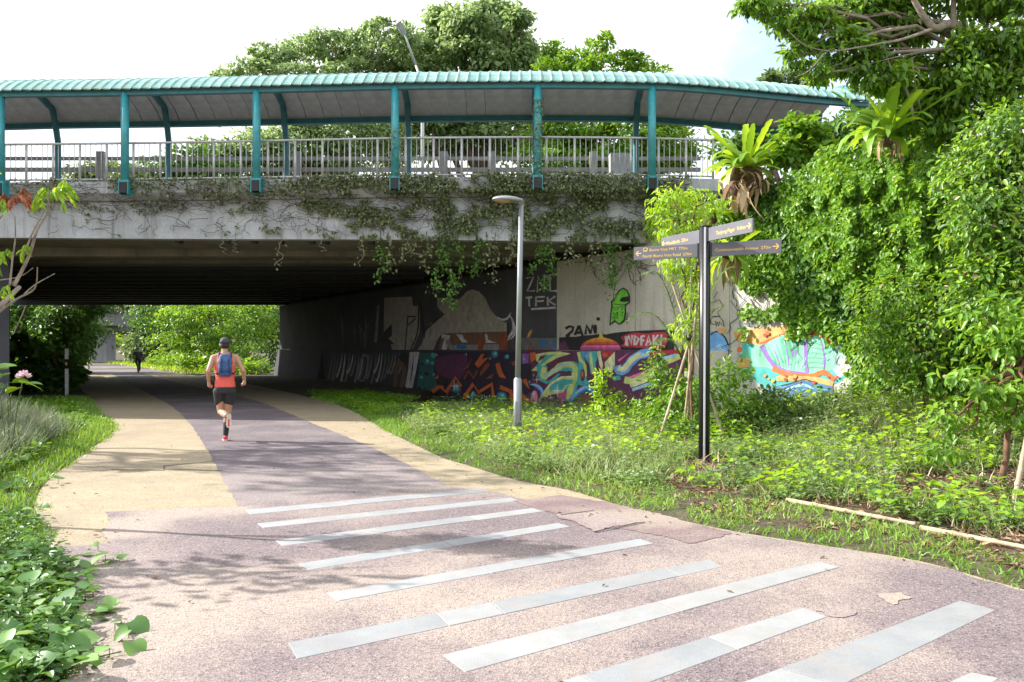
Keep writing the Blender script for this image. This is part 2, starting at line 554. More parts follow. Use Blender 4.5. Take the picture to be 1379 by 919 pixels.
def rough(poly, amp, step=.07):
    """a cut edge that wanders a little"""
    out = []
    for (x0, y0), (x1, y1) in zip(poly, list(poly[1:]) + [poly[0]]):
        L = math.hypot(x1 - x0, y1 - y0); k = max(1, min(160, int(L / step)))
        for i in range(k):
            t = i / k; x, y = x0 + (x1 - x0) * t, y0 + (y1 - y0) * t
            w = (float(vnoise([x], [y], 4.0, 91)[0]) - .5) * 1.3 + (float(vnoise([x], [y], 15.0, 92)[0]) - .5) * .7 + random.uniform(-.15, .15)
            out.append((x - (y1 - y0) / (L + 1e-9) * w * amp, y + (x1 - x0) / (L + 1e-9) * w * amp))
    return out
def sheet(name, poly, z, m, parent=None, kind='structure'):
    mb = MB()
    mb.add([(x, y, z) for x, y in poly], [tuple(range(len(poly)))])
    bm = bmesh.new(); me = mb.mesh(name, m, wloc(parent) if parent else (0, 0, 0)); bm.from_mesh(me)
    bmesh.ops.triangulate(bm, faces=bm.faces[:]); bmesh.ops.recalc_face_normals(bm, faces=bm.faces[:])
    if sum(f.normal.z for f in bm.faces) < 0: bmesh.ops.reverse_faces(bm, faces=bm.faces[:])
    bm.to_mesh(me); bm.free()
    o = link_mesh(name, me, parent)
    if kind: o['kind'] = kind
    return o

path = sheet('path', path_poly, 0.0, M_tan)
bandL = [G(*p) for p in [(120, 490.4), (140, 497), (165, 512), (205, 533), (232, 548), (255, 570), (275, 600), (292, 630), (305, 655), (322, 684)]]
bandR = [G(*p) for p in [(128, 490.4), (165, 497), (250, 518), (333, 537), (362, 546), (420, 570), (458, 585), (520, 612), (606, 656)]]
band = [tuple(p) for p in catmull(bandL, 4)] + list(reversed([tuple(p) for p in catmull(bandR, 4)]))
sheet('path_band', rough(band, .03, .12), .004, M_purple)
far_poly = [G(*p) for p in [(134, 488.9), (110, 491.7), (101, 497), (99, 503.5), (250, 503.5), (196, 497.2)]]
sheet('path_band', far_poly, .0055, M_purple)
plaza_pts = [(322, 683), (470, 668), (607, 655.5), (668, 664), (745, 682), (990, 718), (1110, 737), (1240, 758), (1379, 797), (1680, 872)]
plaza_left = [(141, 690), (150, 704), (139, 718), (150, 733), (70, 738), (98, 790), (114, 850), (92, 917)]
plaza = [G(*p) for p in plaza_pts] + [(7.5, -8), (-3.9, -8), (-2.55, 1.0)] + list(reversed([G(*p) for p in plaza_left]))
sheet('plaza', rough(plaza, .05, .05), .008, M_plaza)
sheet('paving_patch', rough([G(*p) for p in [(690, 676), (755, 668), (845, 683), (985, 720), (930, 733), (880, 722), (770, 706), (752, 695)]], .06, .03), .012, M_smooth)
sheet('paving_patch', rough([G(*p) for p in [(752, 695), (800, 690), (868, 705), (800, 719)]], .06, .03), .016, M_patch if False else M_rust)
sheet('paving_patch', rough([G(*p) for p in [(1178, 803), (1212, 797), (1236, 808), (1200, 818)]], .06, .03), .012, M_patch)
sheet('paving_patch', rough([G(*p) for p in [(1098, 822), (1125, 815), (1156, 827), (1126, 833)]], .06, .03), .012, M_rust)

# saw-cut joints in the paving: thin grooves filled with dirt
M_seam = paint('seam_dirt', (.05, .042, .04), .95)
def seam(a, b, w=.012, z=.0128):
    (x0, y0), (x1, y1) = G(*a), G(*b)
    d = Vector((x1 - x0, y1 - y0)); nrm = Vector((-d.y, d.x)).normalized() * w / 2
    q = [(x0 + nrm.x, y0 + nrm.y), (x1 + nrm.x, y1 + nrm.y), (x1 - nrm.x, y1 - nrm.y), (x0 - nrm.x, y0 - nrm.y)]
    sheet('seam', q, z, M_seam, path, None)
for a, b in [((221, 628), (287, 622)), ((221, 628), (221, 633)), ((221, 633), (300, 634)), ((150, 633), (221, 634))]: seam(a, b, .03 if abs(a[0] - b[0]) > 20 else .012, .0075)
for a, b in [((755, 696), (800, 690)), ((800, 719), (868, 706))]: seam(a, b, .018, .0195)

# granite strips let into the paving: each slab its own piece
M_granite = []
for k, cc in enumerate([(.30, .31, .32), (.265, .275, .285), (.32, .325, .325)]):
    m, n, l, b = new_mat('granite_slab')
    v = coords(n, l)
    c = ramp(n, l, noise(n, l, v, 2.2, 7, .7), [(.3, tuple(x * .82 for x in cc)), (.7, tuple(x * 1.1 for x in cc))])
    c = mixc(n, l, .35, c, ramp(n, l, noise(n, l, v, 160, 3), [(.3, .3), (.7, .7)]), 'OVERLAY')
    c = mixc(n, l, ramp(n, l, noise(n, l, v, 3.5, 8, .75), [(.48, 0.0), (.72, .6)]), c, (.33, .275, .235))
    c = mixc(n, l, ramp(n, l, noise(n, l, v, 1.3, 6, .7), [(.5, 0.0), (.75, .5)]), c, (.20, .205, .215))
    l.new(c, b.inputs['Base Color']); b.inputs['Roughness'].default_value = .7
    bump(n, l, b, noise(n, l, v, 90, 4), .12, .004)
    M_granite.append(m)

strips = [  # left-top, left-bottom, right-bottom, right-top in the photograph, joints along the strip
    ((330, 688), (337, 694.5), (660, 663.5), (648, 659), (.36, .7)),
    ((346, 706.5), (354, 712.5), (700, 676), (688, 671.5), (.4, .74)),
    ((370, 729.5), (380, 737), (745, 688.5), (732, 684), (.33, .68)),
    ((402, 761), (416, 769.5), (768, 711), (752, 706), (.5,)),
    ((440, 801), (456, 811.5), (880, 734), (862, 727.5), (.42,)),
    ((388, 868), (400, 890), (974, 765), (955, 755), (.28, .4, .86)),
    ((596, 885), (627, 908), (1130, 766), (1103, 758), (.48,)),
    ((600, 968), (650, 1005), (1114, 833), (1082, 821), (.3, .66)),
    ((860, 975), (960, 1010), (1341, 824), (1293, 811), (.35,)),
    ((1060, 1020), (1150, 1060), (1345, 916), (1308, 908), (.5,)),
]
for lt, lb, rb, rt, joints in strips:
    q = [Vector(G(*p)) for p in (lt, lb, rb, rt)]
    cuts = [0] + list(joints) + [1]
    for a, b_ in zip(cuts[:-1], cuts[1:]):
        L = (q[3] - q[0]).length
        g = .004 / L
        a2, b2 = a + (g if a > 0 else 0), b_ - (g if b_ < 1 else 0)
        c = [q[0].lerp(q[3], a2), q[1].lerp(q[2], a2), q[1].lerp(q[2], b2), q[0].lerp(q[3], b2)]
        zt = .0112 + random.uniform(-.0012, .0014)
        mb = MB()
        mb.add([(p.x, p.y, z) for z in (-.03, zt) for p in c], [(4, 5, 6, 7), (0, 1, 5, 4), (1, 2, 6, 5), (2, 3, 7, 6), (3, 0, 4, 7)])
        o = mb.build('granite_slab', random.choice(M_granite), path, .003)
# ------------------------------------------------------------------ road bridge
st_px = [(-700, 22.4), (-160, 20.75), (0, 20.4), (172, 20.28), (348, 20.05), (533, 19.78), (724, 19.68), (877, 19.77), (1150, 20.45), (1500, 21.6)]
_sx = np.array([(p - 689.5) / F * z for p, z in st_px]); _sy = np.array([z for _, z in st_px])
def fy(x):
    # smoothed front line
    return float(np.mean(np.interp(np.array([x - .8, x - .4, x, x + .4, x + .8]), _sx, _sy)))
def zb(x): return 4.27 + float(np.clip((3.46 - x) * .0133, -.05, .3))

M_conc = concrete('bridge_concrete', (.47, .48, .50), .8, True, .3, (.085, .07, .05))
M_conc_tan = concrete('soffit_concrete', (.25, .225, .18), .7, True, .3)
M_dark = concrete('dark_concrete', (.066, .066, .076), .6, False)  # concrete darkened evenly to match the dark underpass
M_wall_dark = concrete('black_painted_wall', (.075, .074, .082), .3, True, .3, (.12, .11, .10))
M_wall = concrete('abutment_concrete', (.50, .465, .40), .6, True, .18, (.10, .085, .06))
M_wall_w = concrete('white_wall', (.47, .455, .425), .75, True, .22, (.07, .06, .04))
M_teal = paint('teal_paint', (.045, .34, .38), .42, .12, 5, 0, .32)
M_teal_d = paint('teal_beam_paint', (.035, .20, .235), .45, .12, 5, 0, .2)
M_roof = paint('green_roof_sheet', (.24, .46, .42), .5, .2, 2.5, 0, .5)
M_ceiling = paint('ceiling_panel', (.74, .74, .78), .6, .10, 3, 0, .15)
M_steel = paint('galvanised_steel', (.52, .52, .51), .42, .10, 9, .35, .1)
M_blackm = paint('black_metal', (.012, .012, .014), .5)
M_grey = paint('grey_barrier', (.34, .34, .34), .6, .12, 6, 0, .35)

bridge = thing('road_bridge', 'wide concrete road bridge overhead crossing the path, creepers on its face', 'bridge', (0, 20, 0))
def sweep(name, prof, x0, x1, m, parent, step=.6, rel_zb=False):
    """prof: closed list of (dy from the front line, z)"""
    xs = np.arange(x0, x1 + 1e-6, (x1 - x0) / max(1, round((x1 - x0) / step)))
    mb = MB(); K = len(prof); v = []
    for x in xs:
        for dy, z in prof:
            v.append((x, fy(x) + dy, z + (zb(x) if rel_zb and z < 3 else 0)))
    f = []
    for i in range(len(xs) - 1):
        for k in range(K):
            k2 = (k + 1) % K
            f.append((i * K + k, (i + 1) * K + k, (i + 1) * K + k2, i * K + k2))
    f.append(tuple(range(K))); f.append(tuple((len(xs) - 1) * K + k for k in reversed(range(K))))
    mb.add(v, f)
    return mb.build(name, m, parent)
BX0, BX1 = -30.0, 4.6
sweep('fascia', [(.30, 0.0), (.30, 5.40), (.62, 5.40), (.62, 0.0)], BX0, BX1, M_conc, bridge, .6, True)
sweep('parapet', [(-.02, 5.56), (-.02, 5.86), (.50, 5.86), (.50, 5.41), (.18, 5.41)], BX0, 5.2, M_conc, bridge)
# deck slab and edge soffit, then the beams behind it
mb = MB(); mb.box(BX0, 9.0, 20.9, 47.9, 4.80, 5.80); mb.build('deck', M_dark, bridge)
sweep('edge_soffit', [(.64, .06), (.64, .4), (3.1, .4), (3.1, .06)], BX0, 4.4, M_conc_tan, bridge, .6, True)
for k in range(27):
    y0 = 23.25 + k * .92
    if y0 + .6 > 47.6: break
    mb = MB(); xe = min(9.0, 4.4)
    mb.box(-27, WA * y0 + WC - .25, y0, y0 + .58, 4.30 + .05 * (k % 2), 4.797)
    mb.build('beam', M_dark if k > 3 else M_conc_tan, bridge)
# drip plates and bearings under the edge
for px in (232, 302, 338, 375, 418, 438, 500, 640):
    x = (px - 689.5) / F * 20.6
    mb = MB(); mb.box(x - .06, x + .06, fy(x) + .66, fy(x) + .95, zb(x) - .05, zb(x) + .058); mb.build('drip_plate', M_dark, bridge)
# rear edge of the bridge
mb = MB(); mb.box(-30, 9, 47.905, 48.3, 4.25, 6.6); mb.build('rear_fascia', M_dark, bridge)

# ------------------------------------------------------------------ abutment walls
def along(y, off=0.0):
    return (WA * y + WC + off * WN[0], y + off * WN[1])
def wall_slab(mb, y0, y1, o0, o1, z0, z1, m=0, o0b=None):
    a, b = along(y0, o0), along(y1, o0)
    c, d = along(y1, o1), along(y0, o1)
    ab, bb = (along(y0, o0b), along(y1, o0b)) if o0b is not None else (a, b)
    v = [(*ab, z0), (*bb, z0), (*c, z0), (*d, z0), (*a, z1), (*b, z1), (*c, z1), (*d, z1)]
    mb.add(v, [(3, 2, 1, 0), (4, 5, 6, 7), (0, 1, 5, 4), (1, 2, 6, 5), (2, 3, 7, 6), (3, 0, 4, 7)], m)
abut = thing('abutment_wall', 'long abutment wall under the bridge painted with graffiti, right of the path', 'wall', (*along(30), 0))
Y752, Y985 = 23.49, 17.85
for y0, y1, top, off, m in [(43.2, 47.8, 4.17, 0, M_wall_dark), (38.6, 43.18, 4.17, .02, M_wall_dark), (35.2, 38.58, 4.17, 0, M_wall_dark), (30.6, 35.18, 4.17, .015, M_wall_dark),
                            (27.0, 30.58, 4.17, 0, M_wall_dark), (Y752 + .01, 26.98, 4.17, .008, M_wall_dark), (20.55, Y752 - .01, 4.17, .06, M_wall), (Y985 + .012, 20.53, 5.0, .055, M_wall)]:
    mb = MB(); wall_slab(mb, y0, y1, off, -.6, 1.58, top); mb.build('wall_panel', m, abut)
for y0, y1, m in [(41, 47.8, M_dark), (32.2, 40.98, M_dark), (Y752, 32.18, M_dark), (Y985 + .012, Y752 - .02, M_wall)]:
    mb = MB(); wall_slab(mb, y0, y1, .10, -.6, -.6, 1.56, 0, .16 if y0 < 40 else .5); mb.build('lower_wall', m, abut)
wing = thing('wing_wall', 'sunlit white wing wall half buried in creepers beside the bridge', 'wall', (*along(15), 0))
mb = MB(); wall_slab(mb, 5.5, Y985 - .012, .075, -.5, -.5, 4.95); mb.build('wall_panel', M_wall_w, wing)
# left abutment, seen almost edge-on
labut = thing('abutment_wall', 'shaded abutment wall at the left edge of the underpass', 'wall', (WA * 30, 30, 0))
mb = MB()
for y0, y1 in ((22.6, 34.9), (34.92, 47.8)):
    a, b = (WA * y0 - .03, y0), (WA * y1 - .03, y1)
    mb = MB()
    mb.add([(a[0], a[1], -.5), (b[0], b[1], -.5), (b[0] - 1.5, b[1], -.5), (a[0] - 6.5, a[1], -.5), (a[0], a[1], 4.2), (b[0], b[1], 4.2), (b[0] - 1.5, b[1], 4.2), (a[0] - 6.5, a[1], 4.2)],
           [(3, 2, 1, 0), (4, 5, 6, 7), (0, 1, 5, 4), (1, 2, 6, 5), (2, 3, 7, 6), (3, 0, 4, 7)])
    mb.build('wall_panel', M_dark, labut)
# embankment behind the right-hand walls
mb = MB()
a, b = along(5.0, -.55), along(48.5, -.62)
v = [(*a, -.6), (*b, -.6), (b[0] + 45, b[1], -.6), (a[0] + 45, a[1], -.6), (*a, 4.9), (*b, 4.7), (b[0] + 45, b[1], 4.7), (a[0] + 45, a[1], 4.9)]
mb.add(v, [(4, 5, 6, 7), (0, 1, 5, 4), (1, 2, 6, 5), (2, 3, 7, 6), (3, 0, 4, 7)])
mb.build('embankment', M_soil)['kind'] = 'structure'

# ------------------------------------------------------------------ covered walkway
walk = thing('covered_walkway', 'teal covered walkway with a ribbed green vault roof on the bridge edge', 'covered walkway', (0, 20, 5.86))
ROOF_Z, RISE, DEPTH, Y0 = 8.13, .62, 3.05, -.32
def vault(t, lift=0.0):
    """t 0..1 front eave to back eave -> (dy, z)"""
    Rr = (DEPTH ** 2 / 4 + RISE ** 2) / (2 * RISE)
    a = math.asin(DEPTH / 2 / Rr)
    th = -a + 2 * a * t
    return (Y0 + DEPTH / 2 + (Rr + lift) * math.sin(th), ROOF_Z - (Rr - RISE) + (Rr + lift) * math.cos(th))
def front_z(x):       # the far right end drops a little
    return -.22 * float(sstep(x, 3.4, 9.2))
XR0, XR1 = -30.0, 9.1
NS = int((XR1 - XR0) / .255)
def roof_sheet_mesh(w, m):
    mb = MB(); n = 10; v = []
    for side, lift in ((0, 0.0), (.18, .035), (.36, 0.012), (1.0, 0.0), (1.04, -.004)):
        for i in range(n + 1):
            dy, z = vault(i / n, lift)
            v.append((side * w, dy, z))
    f = []
    for s in range(4):
        for i in range(n):
            a = s * (n + 1) + i
            f.append((a, a + n + 1, a + n + 2, a + 1))
    # front lip
    b = len(v)
    for side, lift in ((0, 0.0), (.18, .035), (.36, .012), (1.0, 0.0)):
        dy, z = vault(0, lift); v.append((side * w, dy, z - .03))
    for s in range(3): f.append((b + s, b + s + 1, (s + 1) * (n + 1), s * (n + 1)))
    mb.add(v, f)
    return mb.mesh('roof_sheet', m)
w_sheet = (XR1 - XR0) / NS
M_roofs = [M_roof, M_roof] + [paint('green_roof_sheet', c, .52, .22, 2.0, 0, .6) for c in ((.20, .41, .375), (.28, .48, .44), (.22, .40, .35))]
me_sheets = [roof_sheet_mesh(w_sheet, m) for m in M_roofs]
for k in range(NS):
    x = XR0 + k * w_sheet
    o = frame_copy(random.choice(me_sheets), 'roof_sheet', walk, (x, fy(x), front_z(x) + random.uniform(-.004, .004)))
    o.rotation_euler = (0, 0, math.atan2(fy(x + w_sheet) - fy(x), w_sheet))
def ceiling_mesh(w):
    mb = MB(); n = 10; v = []
    for side in (0.012, .988):
        for i in range(n + 1):
            dy, z = vault(.02 + .96 * i / n, -.09); v.append((side * w, dy, z))
        for i in range(n + 1):
            dy, z = vault(.02 + .96 * i / n, -.07); v.append((side * w, dy, z))
    N = n + 1
    f = []
    for i in range(n):
        f.append((i, i + 1, 2 * N + i + 1, 2 * N + i)); f.append((N + i, 3 * N + i, 3 * N + i + 1, N + i + 1))
        f.append((i, N + i, N + i + 1, i + 1)); f.append((2 * N + i, 2 * N + i + 1, 3 * N + i + 1, 3 * N + i))
    mb.add(v, f)
    return mb.mesh('ceiling_panel', M_ceiling)
NC = int((XR1 - XR0) / .52); wc = (XR1 - XR0) / NC
me_ceil = ceiling_mesh(wc)
for k in range(NC):
    x = XR0 + k * wc
    o = frame_copy(me_ceil, 'ceiling_panel', walk, (x, fy(x), front_z(x)))
    o.rotation_euler = (0, 0, math.atan2(fy(x + wc) - fy(x), wc))
# seal sheet between ceiling and roof, then the long beams
def sweepw(name, dy0, dy1, z0, z1, m):
    xs = np.arange(XR0, XR1 + 1e-6, (XR1 - XR0) / 60)
    mb = MB(); v = []
    for x in xs:
        for dy, z in ((dy0, z0), (dy1, z0), (dy1, z1), (dy0, z1)): v.append((x, fy(x) + dy, z + front_z(x)))
    f = []
    for i in range(len(xs) - 1):
        for k in range(4): f.append((i * 4 + k, i * 4 + (k + 1) % 4, (i + 1) * 4 + (k + 1) % 4, (i + 1) * 4 + k))
    f += [(3, 2, 1, 0), tuple((len(xs) - 1) * 4 + k for k in range(4))]
    mb.add(v, f)
    return mb.build(name, m, walk)
sweepw('front_beam', Y0 + .12, Y0 + .26, ROOF_Z - .13, ROOF_Z - .02, M_teal_d)
sweepw('rear_beam', Y0 + DEPTH - .22, Y0 + DEPTH - .06, ROOF_Z - .16, ROOF_Z - .02, M_teal_d)
sweepw('purlin', Y0 + .66, Y0 + .74, ROOF_Z + .14, ROOF_Z + .22, M_teal_d)

# frames: a round front column on a bracket, and a rear post that bends into a rib
fr_x = [-26.0, -22.7, -19.4, -16.2] + [(p - 689.5) / F * z for p, z in [(5, 20.4), (172, 20.28), (348, 20.05), (533, 19.78), (724, 19.68), (877, 19.77)]] + [8.75]
COL_DY = -.14
mb = MB(); mb.tube([(0, 0, 5.78), (0, 0, 8.06)], .098, 14); me_col = mb.mesh('column', M_teal)
mb = MB()
for s in (-.125, .10): mb.box(s, s + .025, -.10, .12, -.30, .06)
mb.box(-.098, .098, -.10, .12, .0, .05); mb.box(-.16, .16, .10, .13, -.32, .1)
me_brk = mb.mesh('column_bracket', M_teal)
mb = MB(); mb.box(-.0965, .0965, -.115, .095, -.27, -.003); me_brkb = mb.mesh('bracket_plate', M_blackm)
mb = MB()
rib = []
RY = DEPTH + Y0 - .30
rib = [(0, RY, 5.86), (0, RY, 7.35)]
for i in range(12):
    dy, z = vault(.90 - .82 * i / 11, -.17)
    rib.append((0, dy, z))
rib = [rib[0], rib[1], (0, RY - .02, 7.6)] + [(0, d, z) for _, d, z in rib[3:]]
rib = [tuple(p) for p in catmull(rib, 3)]
mb.tube(rib, [.085] * len(rib), 10); me_rib = mb.mesh('rear_post', M_teal_d)
for x in fr_x:
    y = fy(x)
    if x < 8:
        frame_copy(me_col, 'column', walk, (x, y + COL_DY, 0))
        frame_copy(me_brk, 'column_bracket', walk, (x, y + COL_DY, 5.80))
        frame_copy(me_brkb, 'bracket_plate', walk, (x, y + COL_DY, 5.80))
    o = frame_copy(me_rib, 'rear_post', walk, (x, y, 0))

# railing between the columns
rail = thing('railing', 'galvanised steel railing with thin balusters along the covered walkway', 'railing', (0, 20, 5.86))
RDY, RZ0, RZ1, RXE = .10, 5.94, 6.86, (962 - 689.5) / F * 19.95
def rail_sweep(name, z, r):
    xs = np.arange(-16, RXE + 1e-6, (RXE + 16) / 40)
    mb = MB(); mb.tube([(x, fy(x) + RDY, z) for x in xs], r, 8); return mb.build(name, M_steel, rail)
rail_sweep('top_rail', RZ1, .03); rail_sweep('bottom_rail', RZ0, .024)
mb = MB(); mb.tube([(0, 0, 5.84), (0, 0, RZ1 + .01)], .032, 8); me_post = mb.mesh('post', M_steel)
mb = MB(); mb.tube([(0, 0, RZ0), (0, 0, RZ1)], .0105, 6); me_bal = mb.mesh('baluster', M_steel)
npst = 30; sp = (RXE + 16) / npst
for k in range(npst + 1):
    x = -16 + k * sp
    frame_copy(me_post, 'post', rail, (x, fy(x) + RDY, 0))
    if k < npst:
        for j in range(1, 5):
            xx = x + sp * j / 5
            frame_copy(me_bal, 'baluster', rail, (xx, fy(xx) + RDY, 0))

# vehicle barrier beyond the walkway
vb = thing('vehicle_barrier', 'grey two-rail vehicle barrier on stout posts behind the walkway railing', 'barrier', (0, 23.6, 5.8))
mb = MB(); mb.box(-22, 5.6, 23.62, 23.70, 7.20, 7.30); mb.build('upper_rail', M_grey, vb)
mb = MB(); mb.box(-22, 5.6, 23.62, 23.70, 6.86, 6.98); mb.build('lower_rail', M_grey, vb)
mb = MB(); mb.box(-.11, .11, -.15, .015, 0, 1.62); mb.box(-.16, .16, -.2, .06, 0, .06); me_vp = mb.mesh('barrier_post', M_grey)
for px in (-124, 138, 401, 598, 662, 799): frame_copy(me_vp, 'barrier_post', vb, ((px - 689.5) / F * 23.6, 23.6, 5.8))
# pale sloped cabinet by the railing
cab = thing('cabinet', 'pale grey sloped panel box standing behind the railing', 'cabinet', (3.05, 23.0, 5.8))
mb = MB()
x0, x1 = (822 - 689.5) / F * 23, (859 - 689.5) / F * 23
pr = [(x0, 5.8), (x1, 5.8), (x1, 6.72), (x0 + .52, 7.26), (x0, 7.26)]
mb.add([(x, 23.0, z) for x, z in pr] + [(x, 23.45, z) for x, z in pr], [(0, 1, 2, 3, 4), (9, 8, 7, 6, 5)] + [(k, k + 5, (k + 1) % 5 + 5, (k + 1) % 5) for k in range(5)])
mb.build('panel', paint('pale_panel', (.55, .56, .57), .6), cab)
mb = MB(); mb.box(x0 - .04, x1 + .04, 22.97, 23.48, 5.8, 5.92); mb.build('plinth', M_grey, cab)

# tall street lamp standing on the road behind the walkway
M_lampgrey = paint('lamp_grey', (.50, .50, .51), .4, .06, 5, .2)
sl = thing('street_lamp', 'tall grey street lamp on the bridge behind the walkway, arm leaning left', 'street lamp', ((569 - 689.5) / F * 27, 27, 5.8))
mb = MB(); b0 = P(569, 232, 27); mb.tube([(b0.x, 27, 5.8), P(569, 160, 27), P(566, 105, 27), P(560, 88, 27)], [.07, .058, .042, .036], 9); mb.build('pole', M_lampgrey, sl)
mb = MB(); mb.tube([P(560, 88, 27), P(550, 60, 26.8), P(544, 44, 26.6)], [.036, .03, .026], 8); mb.build('arm', M_lampgrey, sl)
mb = MB(); mb.bar(P(545, 47, 26.6), P(536, 30, 26.3), .19, .08, 0, (0, -1, .4)); mb.build('lamp_head', paint('lamp_head_grey', (.3, .3, .31), .5), sl, .02)

# ------------------------------------------------------------------ far overpass seen through the tunnel
M_fard = concrete('far_bridge_concrete', (.17, .17, .18), .6)
far = thing('far_bridge', 'distant concrete overpass on a square pier seen through the tunnel', 'bridge', (-48, 92, 0))
mb = MB(); mb.box(-75, -43, 90, 104, 5.0, 6.5); mb.build('deck', M_fard, far)
mb = MB(); mb.box(-75, -43, 89.3, 89.98, 4.2, 5.6); mb.build('edge_beam', M_fard, far)
mb = MB(); mb.box(-75, -43, 89.1, 89.28, 5.62, 7.6); mb.build('parapet', M_dark, far)
pb = P(139, 489, 92)
mb = MB(); mb.box(pb.x - .9, pb.x + .75, 91.2, 93.4, -.3, 3.6); mb.build('pier', concrete('pier_concrete', (.27, .27, .285), .5), far)
mb = MB(); mb.box(pb.x - 1.4, pb.x + 2.4, 91.0, 93.6, 3.61, 4.6); mb.build('pier_cap', M_fard, far)
# ------------------------------------------------------------------ paint on the walls
PC = {}
def pm(name, c, rough=.7):
    if name not in PC: PC[name] = paint('spray_' + name, c, rough, .16, 4, 0, .38)
    return PC[name]
pm('black', (.022, .02, .026)); pm('maroon', (.13, .035, .095)); pm('night', (.03, .02, .045)); pm('orange', (.66, .14, .035)); pm('rust', (.30, .075, .035))
pm('beige', (.40, .365, .30)); pm('white', (.72, .71, .68)); pm('silver', (.27, .26, .26)); pm('teal', (.07, .44, .43)); pm('seagreen', (.03, .13, .12))
pm('lime', (.60, .68, .22)); pm('cream', (.74, .74, .42)); pm('blue', (.15, .40, .80)); pm('sky', (.38, .64, .86)); pm('pink', (.80, .20, .45)); pm('magenta', (.62, .08, .33))
pm('red', (.50, .04, .06)); pm('yellow', (.80, .52, .06)); pm('leaf', (.20, .62, .06)); pm('purple', (.27, .14, .50)); pm('mint', (.22, .60, .40)); pm('jade', (.10, .40, .24))
pm('brown', (.19, .10, .06)); pm('grey', (.16, .155, .155)); pm('pale', (.62, .58, .60)); pm('tangerine', (.80, .30, .05)); pm('deepblue', (.05, .17, .36)); pm('amber', (.62, .36, .12))

def wall_pt(px, py, off, slope=0.0):
    """where the ray of a photograph pixel meets the wall plane shifted by off"""
    tx = (px - 689.5) / F
    o = off
    for _ in range(4):
        y = (o + WN[0] * WC) / (WN[0] * tx + WN[1])
        z = EYE + (470 - py) / F * y
        o = off + slope * max(0.0, 1.56 - z)
    return (tx * y, y, z)

class Mural:
    def __init__(self, off, ox=0, oy=0, s=1.0, slope=0.0):
        self.off, self.ox, self.oy, self.s, self.slope = off, ox, oy, s, slope
        self.mb, self.mats, self.layer = MB(), [], 0
    def mi(self, c):
        m = PC[c]
        if m not in self.mats: self.mats.append(m)
        return self.mats.index(m)
    def w(self, x, y):
        return wall_pt(self.ox + x / self.s, self.oy + y / self.s, self.off + .0003 * self.layer, self.slope)
    def poly(self, pts, c, smooth=False):
        self.layer += 1
        if smooth: pts = catmull(pts, 5, True)
        pts = [(x + random.gauss(0, .9), y + random.gauss(0, .9)) for x, y in pts]
        v = [self.w(*p) for p in pts]
        self.mb.add(v, [tuple(range(len(v)))], self.mi(c))
    def ribbon(self, pts, wd, c, smooth=True, taper=False):
        self.layer += 1
        if len(pts) == 2: pts = [pts[0], ((pts[0][0] + pts[1][0]) / 2, (pts[0][1] + pts[1][1]) / 2), pts[1]]
        if smooth and len(pts) > 2: pts = catmull(pts, 5)
        n = len(pts); L, Rr = [], []
        for i, p in enumerate(pts):
            a, b = pts[max(0, i - 1)], pts[min(n - 1, i + 1)]
            d = (b[0] - a[0], b[1] - a[1]); k = math.hypot(*d) or 1
            hw = wd / 2 * ((1 - .85 * abs(2 * i / (n - 1) - 1) ** 1.5) if taper else 1)
            hw *= random.uniform(.88, 1.12)
            L.append((p[0] - d[1] / k * hw, p[1] + d[0] / k * hw)); Rr.append((p[0] + d[1] / k * hw, p[1] - d[0] / k * hw))
        v = [self.w(*p) for p in L + Rr]
        self.mb.add(v, [(i, i + 1, n + i + 1, n + i) for i in range(n - 1)], self.mi(c))
    def disc(self, x, y, rx, c, ry=None, n=20):
        self.poly([(x + rx * math.cos(2 * math.pi * k / n), y + (ry or rx) * math.sin(2 * math.pi * k / n)) for k in range(n)], c)
    def star(self, x, y, r, c='white'):
        self.poly([(x - r, y), (x - r * .1, y - r * .1), (x, y - r), (x + r * .1, y - r * .1), (x + r, y), (x + r * .1, y + r * .1), (x, y + r), (x - r * .1, y + r * .1)], c)
    def done(self, name, parent):
        bm = bmesh.new(); me = self.mb.mesh(name, self.mats, wloc(parent)); bm.from_mesh(me)
        bmesh.ops.triangulate(bm, faces=[f for f in bm.faces if len(f.verts) > 4])
        bm.to_mesh(me); bm.free()
        return link_mesh(name, me, parent)

# far upper tier: pale shapes on black
q = Mural(.024, 440, 360, 4.596)
q.poly([(357, 190), (528, 182), (532, 240), (578, 240), (575, 400), (535, 500), (520, 515), (405, 515), (398, 480), (362, 440), (405, 350), (352, 400)], 'beige')
q.poly([(590, 470), (604, 420), (640, 350), (725, 290), (685, 250), (682, 190), (760, 190), (820, 200), (865, 150), (900, 138), (945, 152), (980, 190), (1010, 255), (1050, 310), (1085, 335), (1116, 345), (1116, 398), (850, 406), (712, 412), (684, 450), (660, 515), (560, 515)], 'beige')
q.ribbon([(320, 235), (312, 340), (302, 465)], 16, 'silver'); q.ribbon([(570, 240), (562, 400), (520, 510)], 9, 'black'); q.ribbon([(578, 200), (590, 330), (606, 440)], 22, 'black', taper=True)
q.ribbon([(500, 306), (556, 306)], 7, 'black'); q.ribbon([(502, 300), (494, 400), (484, 512)], 7, 'black'); q.ribbon([(506, 358), (552, 315)], 8, 'black')
q.ribbon([(610, 395), (670, 335), (735, 285)], 12, 'black', taper=True)
q.poly([(335, 440), (402, 352), (404, 425), (380, 440), (420, 478), (340, 470)], 'black')
q.poly([(712, 412), (1116, 400), (1116, 512), (690, 512)], 'brown')
q.ribbon([(712, 430), (750, 425), (725, 512)], 30, 'pale', False); q.ribbon([(745, 450), (775, 512)], 26, 'silver'); q.poly([(800, 415), (840, 418), (850, 445), (875, 465), (838, 466)], 'pale'); q.poly([(978, 415), (992, 415), (1000, 450), (1050, 468), (985, 470)], 'pale')
